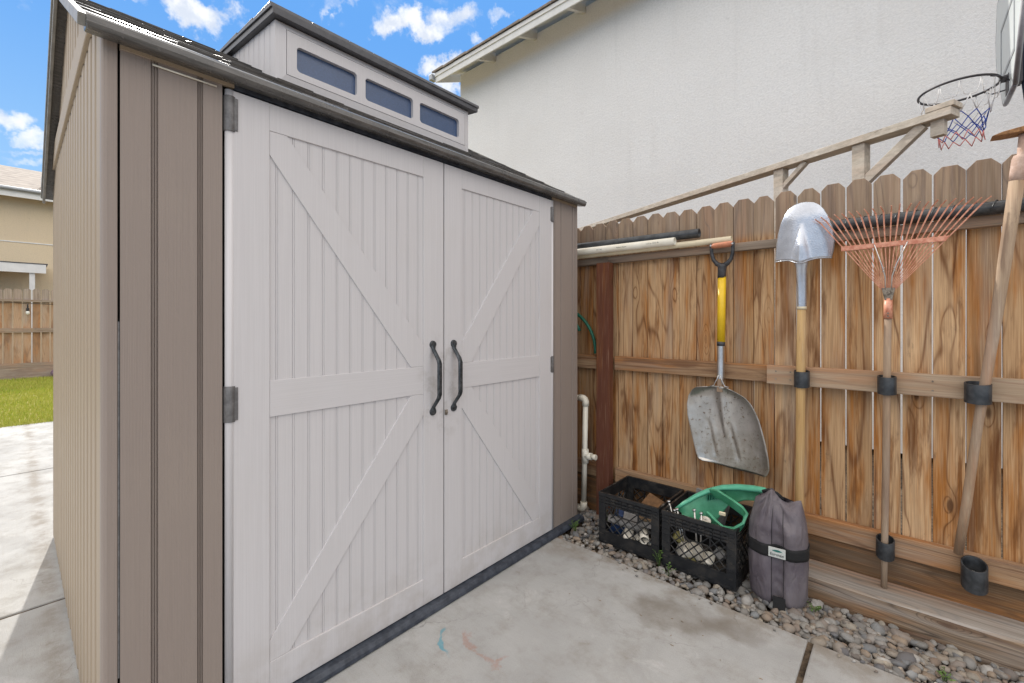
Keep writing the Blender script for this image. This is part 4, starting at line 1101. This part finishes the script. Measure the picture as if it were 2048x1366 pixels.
tag(b.build('oval_tag', M['junkw'], loc=(-.70, 2.16, .262), solid=.003), 'clear oval tag leaning on the green spreader', 'tag')

# green hand spreader: a shallow bin with thick arched rim, and a boxy grip
sp = thing('hand_spreader', (-.70, 2.28, .25), 'green plastic hand spreader with arched rim lying in the right crate', 'spreader')
cen = [(-.849, 2.185, .267), (-.816, 2.205, .299), (-.773, 2.235, .334), (-.724, 2.265, .365), (-.661, 2.29, .391), (-.595, 2.295, .408), (-.528, 2.285, .421), (-.477, 2.265, .431), (-.458, 2.250, .433)]
b = MB(); b.tube(cen, [.006, .009, .010, .011, .012, .013, .013, .012, .006], 10, sx=1.5)
b.build('rim', M['mint'], sp)
b = MB(); rows = []
for i, p in enumerate(cen[:-1]):
    x, y, z = p; dep = (.02, .085, .135, .155, .075, .055, .050, .040)[i]; out = (.01, .02, .03, .035, .04, .05, .05, .04)[i]
    row = []
    for j in range(9):
        t_ = j/8; row.append((x+.03*t_+.015*math.sin(PI*t_), y+.004+out*math.sin(PI*.5*t_)*.5-.03*t_, z-dep*t_))
    rows.append(row)
b.grid(rows); b.build('bin', M['green'], sp, solid=.003)
b = MB(); rows = []
for i, (x, y, z) in enumerate(cen[3:]):
    rows.append([(x, y+.012+.05*math.sin(PI*min(1, (i+.3)/5.6))*t_, z-.004-.012*math.sin(PI*t_)) for t_ in [q/6 for q in range(7)]])
b.grid(rows); b.build('top_skin', M['green'], sp, solid=.003)
b = MB()
for k in range(8):
    x = -.720+.010*k; b.box(x, x+.004, 2.245+.003*k, 2.262+.003*k, .325+.0035*k, .350+.0035*k)
b.build('vent_slots', M['green_dark'], sp)
b = MB()  # grip: open rectangular loop
gp = [(-.70, 2.262, .360), (-.666, 2.245, .370), (-.608, 2.235, .350), (-.555, 2.215, .333), (-.536, 2.200, .322), (-.541, 2.180, .290), (-.568, 2.165, .256), (-.619, 2.165, .241), (-.660, 2.175, .256), (-.705, 2.205, .270)]
secs = []
for i, p in enumerate(gp):
    a = Vector(gp[max(i-1, 0)]); c_ = Vector(gp[min(i+1, len(gp)-1)]); d = (c_-a).normalized(); s1 = Vector((.35, -.5, .8)).normalized(); s1 = (s1-d*s1.dot(d)).normalized(); s2 = d.cross(s1)
    w1, w2 = (.024, .006)
    secs.append([Vector(p)+s1*w1*q+s2*w2*r_ for q, r_ in ((-1, -1), (1, -1), (1, 1), (-1, 1))])
b.grid(secs, closed_u=True, smooth=False); b.add(secs[0], [(0,1,2,3)]); b.add(secs[-1], [(0,1,2,3)]); b.build('grip_loop', M['green'], sp, bev=.002)
b = MB(); b.box(-.650, -.622, 2.195, 2.207, .292, .307); b.build('price_tag', M['newrail'] if False else M['pvc_dirty'], sp, bev=.002)

# ================================================================== GREY WEIGHT BAG
bag = thing('weight_bag', (-.412, 2.215, -.005), 'stuffed grey nylon weight bag with black strap and white label', 'bag')
cd0 = Vector((.10, -.995, 0)).normalized(); rt0 = Vector((-cd0.y, cd0.x, 0))   # facing direction and its right side
cx_, cy_ = -.412, 2.213
rows = []; nz = 60; na = 96
def bagpt(a, t_, grow=0.):
    z = -.012+t_*.455
    W_ = .112*(1-.10*(abs(t_-.42)/.6)**2); D_ = .085
    if t_ < .10: k = math.sqrt(max(0., 1-(1-t_/.10)**2)); W_ *= .60+.40*k; D_ *= .5+.5*k
    if t_ > .72:
        k = (t_-.72)/.28; D_ *= (1-k)**.55*.97+.05; W_ *= 1-.16*k
    c, s = math.cos(a), math.sin(a)   # a=0 faces right, a=-pi/2 faces the viewer
    e = .80
    lx = math.copysign(abs(c)**e, c)*(W_+grow); ly = math.copysign(abs(s)**e, s)*(D_+grow)
    fr = max(0., -s)
    # two bulging halves with a recessed, ruched strip between the seams
    ly += .020*math.exp(-((lx-.006)/.021)**4)*fr*(1-.5*t_)
    ly += .0022*math.sin((t_*58+lx*110))*math.exp(-((lx-.006)/.018)**4)*fr
    ly -= .010*math.exp(-((abs(lx-.006)-.052)/.026)**2)*fr
    bul = .006*math.sin(t_*9+lx*20)*fr
    ly -= bul
    # gathered neck: folds radiate from the upper left
    if t_ > .60:
        k = (t_-.60)/.40; th_ = math.atan2(1.03-t_, (lx+.024)*3.2); ly += .011*k*math.sin(th_*11)*fr; z -= .050*k*k*max(0., -(lx+.02)/.1)**1.2
        z -= .030*k*math.exp(-((lx-.035)/.03)**2); z += .004*math.sin(lx*60)*k
        z += .030*k*k*math.exp(-((lx+.024)/.020)**2)
    nse = .006*mnoise.noise(Vector((lx*22, ly*22, z*16)))+.002*mnoise.noise(Vector((lx*60, ly*60, z*22)))
    lx *= 1+nse*4; ly *= 1+nse*5
    p = Vector((cx_, cy_, 0))+rt0*lx+cd0*(-ly)*1.0
    return (p.x, p.y, z)
for i in range(nz+1):
    t_ = i/nz; rows.append([bagpt(2*PI*k/na, t_) for k in range(na)])
b = MB(); b.grid(rows, closed_u=True)
o = len(b.v); b.add(rows[0], [tuple(range(na))], None, True); b.add(rows[-1], [tuple(range(na))], None, True)
b.build('sack', M['sack'], bag)
def strap(t0, t1, g, name, mat):
    b = MB(); rws = []
    for j in range(5):
        tt = lerp(t0, t1, j/4); rws.append([bagpt(2*PI*k/na, tt, g) for k in range(na)])
    b.grid(rws, closed_u=True); return b.build(name, mat, bag, solid=.002, offset=1)
for da in (-.09, .17):
    sb = MB(); sb.tube([Vector(bagpt(-PI/2+da, .06+.86*q/40, .0006)) for q in range(41)], .0013, 6); sb.build('seam', M['strap'], bag)
strap(.475, .585, .0015, 'strap', M['strap'])
b = MB()  # foot strap, neck cord, side buckle
pc = Vector((cx_, cy_, 0))+cd0*.088+rt0*(.012)
b.hull([pc+rt0*-.022+Vector((0, 0, .045)), pc+rt0*.022+Vector((0, 0, .045)), pc+rt0*.022+Vector((0, 0, -.012)), pc+rt0*-.022+Vector((0, 0, -.012))],
       [pc+cd0*.004+rt0*-.022+Vector((0, 0, .045)), pc+cd0*.004+rt0*.022+Vector((0, 0, .045)), pc+cd0*.016+rt0*.022+Vector((0, 0, -.012)), pc+cd0*.016+rt0*-.022+Vector((0, 0, -.012))])
b.build('foot_strap', M['strap'], bag)
b = MB(); q0 = Vector((cx_, cy_, .445))+rt0*-.024
b.tube([q0+rt0*(-.035), q0+rt0*(-.012)+Vector((0, 0, .012)), q0+rt0*.02+Vector((0, 0, .004)), q0+rt0*.045+Vector((0, 0, -.016))], .007, 8); b.build('neck_cord', M['strap'], bag)
# label on the strap
fz = .228
pl = Vector((cx_, cy_, 0))+cd0*.0915+rt0*.004+Vector((0, 0, fz))
mw, mh = .062, .040
pa = MB(); ux = (rt0*1.0+Vector((0, 0, -.0))).normalized()
pa.hull([pl+ux*-mw/2+Vector((0, 0, -mh/2)), pl+ux*mw/2+Vector((0, 0, -mh/2)), pl+ux*mw/2+Vector((0, 0, mh/2)), pl+ux*-mw/2+Vector((0, 0, mh/2))],
        [pl-cd0*.006+ux*-mw/2+Vector((0, 0, -mh/2)), pl-cd0*.006+ux*mw/2+Vector((0, 0, -mh/2)), pl-cd0*.006+ux*mw/2+Vector((0, 0, mh/2)), pl-cd0*.006+ux*-mw/2+Vector((0, 0, mh/2))])
lab = pa.build('label_patch', M['patch'], bag, bev=.0008)
R3 = Matrix((( ux.x, 0, cd0.x, 0), (ux.y, 0, cd0.y, 0), (ux.z, 1, cd0.z, 0), (0, 0, 0, 1)))
text_mesh('Eurmax', .0165, 'lettering', M['ink'], lab, Matrix.Translation(pl+cd0*.0006+Vector((0, 0, -.0070))) @ R3, .0004)
b = MB(); U = []; 
for k in range(13):
    t_ = k/12; x = -.018+.038*t_; U.append((x, .008+.0058*math.sin(PI*t_)))
Lw = [(-.018+.038*(1-k/12), .008-.0032*math.sin(PI*k/12)) for k in range(1, 12)]
poly = [pl+cd0*.0006+ux*p[0]+Vector((0, 0, p[1])) for p in U+Lw]
b.hull(poly, [p+cd0*.0006 for p in poly]); b.build('leaf_mark', M['leafink'], lab)

# ================================================================== NEIGHBOUR'S YARD
# pale stucco house behind the fence
HY = 5.8; HX0 = -6.50; HZ = 6.02
nh = thing('stucco_house', (4, HY+4, 0), 'two storey pale grey stucco house wall behind the tool fence', 'house')
b = MB(); b.box(HX0, 14, HY, HY+9, -.1, HZ); b.build('wall', M['stucco'], nh)
b = MB(); FY = HY-.45; fx0 = -6.68
rz = lambda y: 5.90+.42*(y-FY)
b.hull([(fx0, FY, rz(FY)), (14, FY, rz(FY)), (14, HY+4.5, rz(HY+4.5)), (fx0, HY+4.5, rz(HY+4.5))], [(fx0, FY, rz(FY)+.02), (14, FY, rz(FY)+.02), (14, HY+4.5, rz(HY+4.5)+.02), (fx0, HY+4.5, rz(HY+4.5)+.02)])
b.build('soffit', M['soffit'], nh)
b = MB()
k = 0; x = fx0-.06
while x < 14:
    r1 = random.Random(k).uniform(-.006, .006)
    b.hull([(x, FY-.07, rz(FY)+.03+r1), (x+.31, FY-.07, rz(FY)+.03+r1), (x+.31, HY+4.5, rz(HY+4.5)+.07), (x, HY+4.5, rz(HY+4.5)+.07)],
           [(x, FY-.07, rz(FY)+.065+r1), (x+.31, FY-.07, rz(FY)+.072+r1), (x+.31, HY+4.5, rz(HY+4.5)+.11), (x, HY+4.5, rz(HY+4.5)+.11)])
    x += .315; k += 1
b.build('roof', M['tile'], nh, bev=.006)
b = MB(); b.box(fx0, 14, FY-.022, FY-.001, 5.755, 5.86); b.box(fx0-.004, 14, FY-.040, FY-.001, 5.8605, 5.925); b.build('fascia', M['white_trim'], nh)
x = HX0+.9
while x < 14:
    b = MB(); b.hull([(x, FY, rz(FY)-.14), (x+.06, FY, rz(FY)-.14), (x+.06, HY, rz(HY)-.17), (x, HY, rz(HY)-.17)], [(x, FY, rz(FY)-.001), (x+.06, FY, rz(FY)-.001), (x+.06, HY, rz(HY)-.001), (x, HY, rz(HY)-.001)]); x += .95
    b.build('rafter_tail', M['soffit'], nh)
b = MB(); b.hull([(fx0, FY, 5.76), (fx0, HY+4.5, 5.76+.42*4.95), (fx0, HY+4.5, 5.91+.42*4.95), (fx0, FY, 5.915)], [(fx0+.02, FY, 5.76), (fx0+.02, HY+4.5, 5.76+.42*4.95), (fx0+.02, HY+4.5, 5.91+.42*4.95), (fx0+.02, FY, 5.915)]); b.build('side_fascia', M['white_trim'], nh)
b = MB(); b.hull([(HX0+.001, HY, HZ), (HX0+.001, HY+9, HZ), (HX0+.001, HY+4.5, HZ+1.85)], [(HX0+.02, HY, HZ), (HX0+.02, HY+9, HZ), (HX0+.02, HY+4.5, HZ+1.85)]); b.build('gable', M['stucco'], nh)
b = MB(); b.box(fx0-.11, fx0-.02, FY-.10, FY+.02, 5.80, 5.91); b.build('gutter_end', M['galv'], nh, bev=.01)

# white timber frame between fence and house
fr = thing('timber_frame', (-.9, 3.3, 0), 'old white painted timber beam on braced posts behind the fence', 'frame')
P0 = Vector((.180, 2.912, 0)); dv = Vector((-.926, .3775, 0)).normalized(); nv = Vector((dv.y, -dv.x, 0))
if nv.y > 0: nv = -nv
def fbox(s0, s1, z0_, z1_, o0_, o1_, b):
    p = [P0+dv*s0+nv*o0_, P0+dv*s1+nv*o0_, P0+dv*s1+nv*o1_, P0+dv*s0+nv*o1_]
    b.hull([q+Vector((0, 0, z0_)) for q in p], [q+Vector((0, 0, z1_)) for q in p])
b = MB(); fbox(.0, 6.5, 2.160, 2.198, -.045, .045, b); b.build('beam', M['oldpaint'], fr, bev=.002)
b = MB(); fbox(-.01, .095, 2.199, 2.224, -.045, .046, b); b.build('end_block', M['oldpaint'], fr, bev=.002)
b = MB(); fbox(.035, .085, 2.085, 2.1595, -.02, .020, b); b.build('stub', M['oldpaint'], fr, bev=.002)
def ssolve(px):
    t = (px-1024)/883; rx, ry = -math.sin(A0)+math.cos(A0)*t, math.cos(A0)+math.sin(A0)*t
    # P0 + dv*s parallel to (rx,ry)
    return (P0.x*ry-P0.y*rx)/(dv.y*rx-dv.x*ry)
for px, br_ in ((1722, True), (1562, True)):
    s0 = ssolve(px)
    b = MB(); fbox(s0-.030, s0+.030, -.1, 2.1595, -.03, .03, b); b.build('post', M['oldpaint'], fr, bev=.002)
    b = MB()
    ln_, hw_ = ((.27, .022) if px == 1722 else (.16, .013)); pa_ = P0+dv*(s0-.01)+Vector((0, 0, 2.165-ln_*.84)); pb_ = P0+dv*(s0-ln_)+Vector((0, 0, 2.157))
    for A_, B_ in ((pa_, pb_),):
        up_ = Vector((0, 0, 1)); d_ = (B_-A_).normalized(); s1 = d_.cross(nv).normalized()
        b.hull([A_+s1*hw_+nv*.028, A_-s1*hw_+nv*.028, A_-s1*hw_+nv*-.006, A_+s1*hw_+nv*-.006], [B_+s1*hw_+nv*.028, B_-s1*hw_+nv*.028, B_-s1*hw_+nv*-.006, B_+s1*hw_+nv*-.006])
    b.build('brace', M['oldpaint'], fr, bev=.002)

# basketball hoop
bh = thing('basketball_hoop', (.9, 4.84, 0), 'basketball hoop with clear fan backboard and red white blue net', 'basketball hoop')
hc = Vector((.31, 4.84, 2.985)); R_ = .225
b = MB(); b.tube([hc+Vector((R_*math.cos(a), R_*math.sin(a), 0)) for a in [2*PI*k/48 for k in range(48)]], .0085, 10, closed=True)
b.tube([hc+Vector((R_*.70, R_*.70, -.01)), hc+Vector((.20, .17, -.03)), hc+Vector((.26, .09, -.05))], .005, 8); b.tube([hc+Vector((R_*.70, -R_*.70, -.01)), hc+Vector((.20, -.17, -.03)), hc+Vector((.26, -.09, -.05))], .005, 8)
b.hull([hc+Vector((R_-.005, -.05, -.004)), hc+Vector((R_-.005, .05, -.004)), hc+Vector((.262, .06, -.004)), hc+Vector((.262, -.06, -.004))], [hc+Vector((R_-.005, -.05, .004)), hc+Vector((R_-.005, .05, .004)), hc+Vector((.262, .06, .012)), hc+Vector((.262, -.06, .012))])
b.hull([hc+Vector((.255, -.06, -.11)), hc+Vector((.255, .06, -.11)), hc+Vector((.255, .06, .02)), hc+Vector((.255, -.06, .02))], [hc+Vector((.262, -.06, -.11)), hc+Vector((.262, .06, -.11)), hc+Vector((.262, .06, .02)), hc+Vector((.262, -.06, .02))])
b.build('rim', M['rim'], bh)
BXp = hc.x+.258
fan = [(-.20, 2.86), (.20, 2.86), (.52, 3.28), (.56, 3.50), (.48, 3.78), (-.48, 3.78), (-.56, 3.50), (-.52, 3.28)]
b = MB(); b.hull([(BXp, 4.84+p[0], p[1]) for p in fan], [(BXp+.03, 4.84+p[0], p[1]) for p in fan]); b.build('backboard', M['backboard'], bh)
b = MB(); m_ = len(fan)
for i in range(m_):
    p, q = fan[i], fan[(i+1) % m_]; b.tube([(BXp+.012, 4.84+p[0], p[1]), (BXp+.012, 4.84+q[0], q[1])], .013, 8)
b.build('board_frame', M['boardedge'], bh)
b = MB()
for a, c, z0_, z1_ in ((-.29, .29, 3.06, 3.09), (-.29, .29, 3.45, 3.48), (-.29, -.26, 3.09, 3.45), (.26, .29, 3.09, 3.45)): b.box(BXp-.003, BXp-.0005, 4.84+a, 4.84+c, z0_, z1_)
b.build('target_square', M['galv'], bh)
b = MB(); b.tube([(BXp+.07, 4.86, 3.75), (BXp+.075, 4.86, 3.3), (BXp+.10, 4.86, 2.95), (BXp+.19, 4.86, 2.0), (BXp+.36, 4.86, 0)], .032, 16); b.build('pole', M['polem'], bh)
b = MB(); b.box(BXp+.03, BXp+.07, 4.80, 4.90, 2.93, 3.16); b.build('bracket', M['rim'], bh)
# net: twelve hooks, rows of knots, white then blue then red
nk = 12
rad = [.222, .200, .165, .150, .135, .125, .125]; zz_ = [0, -.11, -.215, -.265, -.31, -.355, -.41]
def kp(row, k):
    a = 2*PI*(k+(.5 if row % 2 else 0))/nk; r_ = rad[row]*(1+.10*mnoise.noise(Vector((k*1.7, row*2.3, 0))))
    sw = Vector((.0, .0, .02*mnoise.noise(Vector((k*.9, row*1.1, 5)))))
    lean = Vector((.02, 0, 0))*(row/6)
    return hc+Vector((r_*math.cos(a), r_*math.sin(a), zz_[row]))+sw+lean
for rows_, mt_, rr_ in (((0, 1), M['netw'], .0036), ((2, 3, 4), M['netb'], .0032), ((5,), M['netr'], .0032)):
    b = MB()
    for r_ in rows_:
        for k in range(nk):
            for dk in ((0, -1) if r_ % 2 == 0 else (0, 1)):
                if r_ == 0:
                    h0 = kp(0, k)+Vector((0, 0, -.01)); tq = kp(1, k+dk); sd_ = (tq-h0); sd_.z = 0; b.tube([h0+sd_*.04, h0+sd_*.16+Vector((0, 0, -.055)), h0+sd_*.45+Vector((0, 0, -.10)), tq], rr_*.8, 6)
                else: b.tube([kp(r_, k), kp(r_+1, k+dk)], rr_, 6)
    b.build('net', mt_, bh)

# ================================================================== BACK OF THE YARD (left): fence, tan house
ff = thing('wooden_fence', (-13.8, 0, 0), 'distant brown picket fence behind the lawn, string light along it', 'fence')
b = MB(); y = -9.; i = 0
rb = random.Random(4)
while y < 9:
    wd = .122; zt = 1.885+rb.uniform(-.008, .008); ear = .03
    b.hull([(-13.8, y+.004, .25), (-13.8, y+wd-.004, .25), (-13.8, y+wd-.004, zt-ear), (-13.8, y+wd-.004-ear, zt), (-13.8, y+.004+ear, zt), (-13.8, y+.004, zt-ear)],
           [(-13.82, y+.004, .25), (-13.82, y+wd-.004, .25), (-13.82, y+wd-.004, zt-ear), (-13.82, y+wd-.004-ear, zt), (-13.82, y+.004+ear, zt), (-13.82, y+.004, zt-ear)], rb.random())
    y += .134
b.build('pickets', M['farfence'], ff)
for z0_, z1_ in ((1.615, 1.66), (.97, 1.06), (.245, .33)): b = MB(); b.box(-13.795, -13.75, -9, 9, z0_, z1_); b.build('rail', M['farrail'], ff)
b = MB(); b.box(-13.80, -13.755, -9, 9, -.1, .244); b.build('kickboard', M['farrail'], ff)
sg = thing('string_light', (-13.73, .15, 1.55), 'thin black string light with one hanging bulb on the far fence', 'string light')
b = MB(); b.tube([(-13.735, -3+.3*k, 1.585-.03*math.sin(PI*((k*.3) % 3)/3)) for k in range(22)], .006, 6); b.build('cord', M['cord'], sg)
yb = .18
b = MB(); b.tube([(-13.735, yb, 1.565), (-13.735, yb, 1.47)], .012, 8); b.tube([(-13.735, yb, 1.48), (-13.735, yb, 1.42)], .024, 10); b.build('socket', M['cord'], sg)
b = MB(); b.tube([(-13.735, yb, 1.425), (-13.735, yb, 1.39), (-13.735, yb, 1.355), (-13.735, yb, 1.34)], [.018, .032, .026, .008], 12); b.build('bulb', M['bulb'], sg)
b = MB(); o_ = Vector((-13.62, .66, .10)); bm_ = []
for v, in [(q,) for q in iv]: bm_.append(o_+Vector((v.x*.13, v.y*.16, v.z*.11)))
b.add(bm_, ifc, .3, True); tag(b.build('play_ball', M['toy'], loc=tuple(o_)), 'small purple and white ball lying in the grass by the far fence', 'ball')

th = thing('tan_house', (-20, 0, 0), 'two storey tan stucco house with tiled roof beyond the far fence', 'house')
b = MB(); b.box(-27, -18, -8, 6, -.1, 4.60); b.build('wall', M['tan'], th)
b = MB(); b.box(-18.0, -17.985, -8, 6, 3.35, 3.375); b.build('trim_line', M['white_trim'], th)
b = MB(); b.box(-17.60, -17.57, -8.4, 6.3, 4.50, 4.66); b.build('fascia', M['white_trim'], th)
b = MB(); b.tube([(-17.53, -8.4, 4.70), (-17.53, 6.3, 4.70)], .055, 10); b.build('gutter', M['galv'], th)
b = MB(); b.hull([(-17.57, -8.4, 4.66), (-17.57, 6.3, 4.66), (-22.5, 6.3, 6.35), (-22.5, -8.4, 6.35)], [(-17.57, -8.4, 4.72), (-17.57, 6.3, 4.72), (-22.5, 6.3, 6.42), (-22.5, -8.4, 6.42)])
b.hull([(-22.5, -8.4, 6.35), (-22.5, 6.3, 6.35), (-27.4, 6.3, 4.6), (-27.4, -8.4, 4.6)], [(-22.5, -8.4, 6.42), (-22.5, 6.3, 6.42), (-27.4, 6.3, 4.7), (-27.4, -8.4, 4.7)]); b.build('roof', M['tile'], th)
b = MB(); b.tube([(-18.6, .55, 4.9), (-18.6, .55, 5.35)], .05, 10); b.build('vent_pipe', M['galv'], th)
pc_ = thing('patio_cover', (-17.4, -2, 0), 'white trimmed patio roof with white post in front of the tan house', 'patio cover')
b = MB(); b.box(-17.99, -16.9, -7, .547, 2.64, 2.69); b.build('deck', M['soffit'], pc_)
b = MB(); b.box(-17.99, -16.86, -7.02, .58, 2.691, 2.715); b.build('roofing', M['darktrim'], pc_)
b = MB(); b.box(-16.899, -16.87, -7, .547, 2.46, 2.69); b.build('fascia', M['white_trim'], pc_)
b = MB(); b.box(-17.02, -16.92, .25, .35, 0, 2.64); b.build('post', M['white_trim'], pc_)

# ================================================================== WEEDS, DRY LEAVES
def weed(x, y, h, n, label):
    t = thing('small_weed', (x, y, -.02), label, 'weed', 'small weeds in the gravel')
    b = MB(); lf = MB()
    for k in range(n):
        a = rj.uniform(0, 6.28); r_ = rj.uniform(.2, 1)*.03; tx, ty, tz = x+math.cos(a)*r_, y+math.sin(a)*r_, h*rj.uniform(.4, 1)
        b.tube([(x, y, -.02), ((x+tx)/2, (y+ty)/2, tz*.6), (tx, ty, tz)], .0009, 5)
        for q in range(3):
            ca = rj.uniform(0, 6.28); s_ = rj.uniform(.004, .008); p = Vector((lerp(x, tx, .6+.2*q), lerp(y, ty, .6+.2*q), tz*(.6+.2*q)))
            u1 = Vector((math.cos(ca), math.sin(ca), .3))*s_; u2 = Vector((-math.sin(ca), math.cos(ca), .2))*s_*.7
            lf.add([p, p+u1+u2, p+u1*2, p+u1-u2], [(0, 1, 2, 3)])
    b.build('stem', M['leaf'], t); lf.build('leaves', M['leaf'], t)
weed(-.900, 2.105, .08, 6, 'little green weed sprouting between the two crates')
weed(-1.40, 2.12, .06, 10, 'little green weed at the shed corner')
weed(-.845, 2.075, .03, 6, 'tiny weed before the spreader crate')
weed(-.28, 2.19, .035, 8, 'tiny weed right of the grey bag')
weed(.10, 2.07, .03, 6, 'tiny weed among the pebbles at the slab edge')
weed(-1.33, 2.36, .07, 12, 'green weed behind the pebbles by the water pipe')
b = MB()
for k in range(60):
    x = rj.uniform(-1.3, .5); y = rj.choice((rj.uniform(1.98, 2.08), rj.uniform(1.55, 2.0))); s_ = rj.uniform(.003, .008); a = rj.uniform(0, 6.28)
    c_, d_ = math.cos(a)*s_, math.sin(a)*s_
    b.hull([(x-c_, y-d_, .001), (x+d_*.25, y-c_*.25, .001), (x+c_, y+d_, .001)], [(x-c_, y-d_, .0025), (x+d_*.25, y-c_*.25, .003), (x+c_, y+d_, .0025)])
tag(b.build('leaf_litter', M['stem']), 'scattered dry bits along the slab edge', 'leaf litter', kind='stuff')
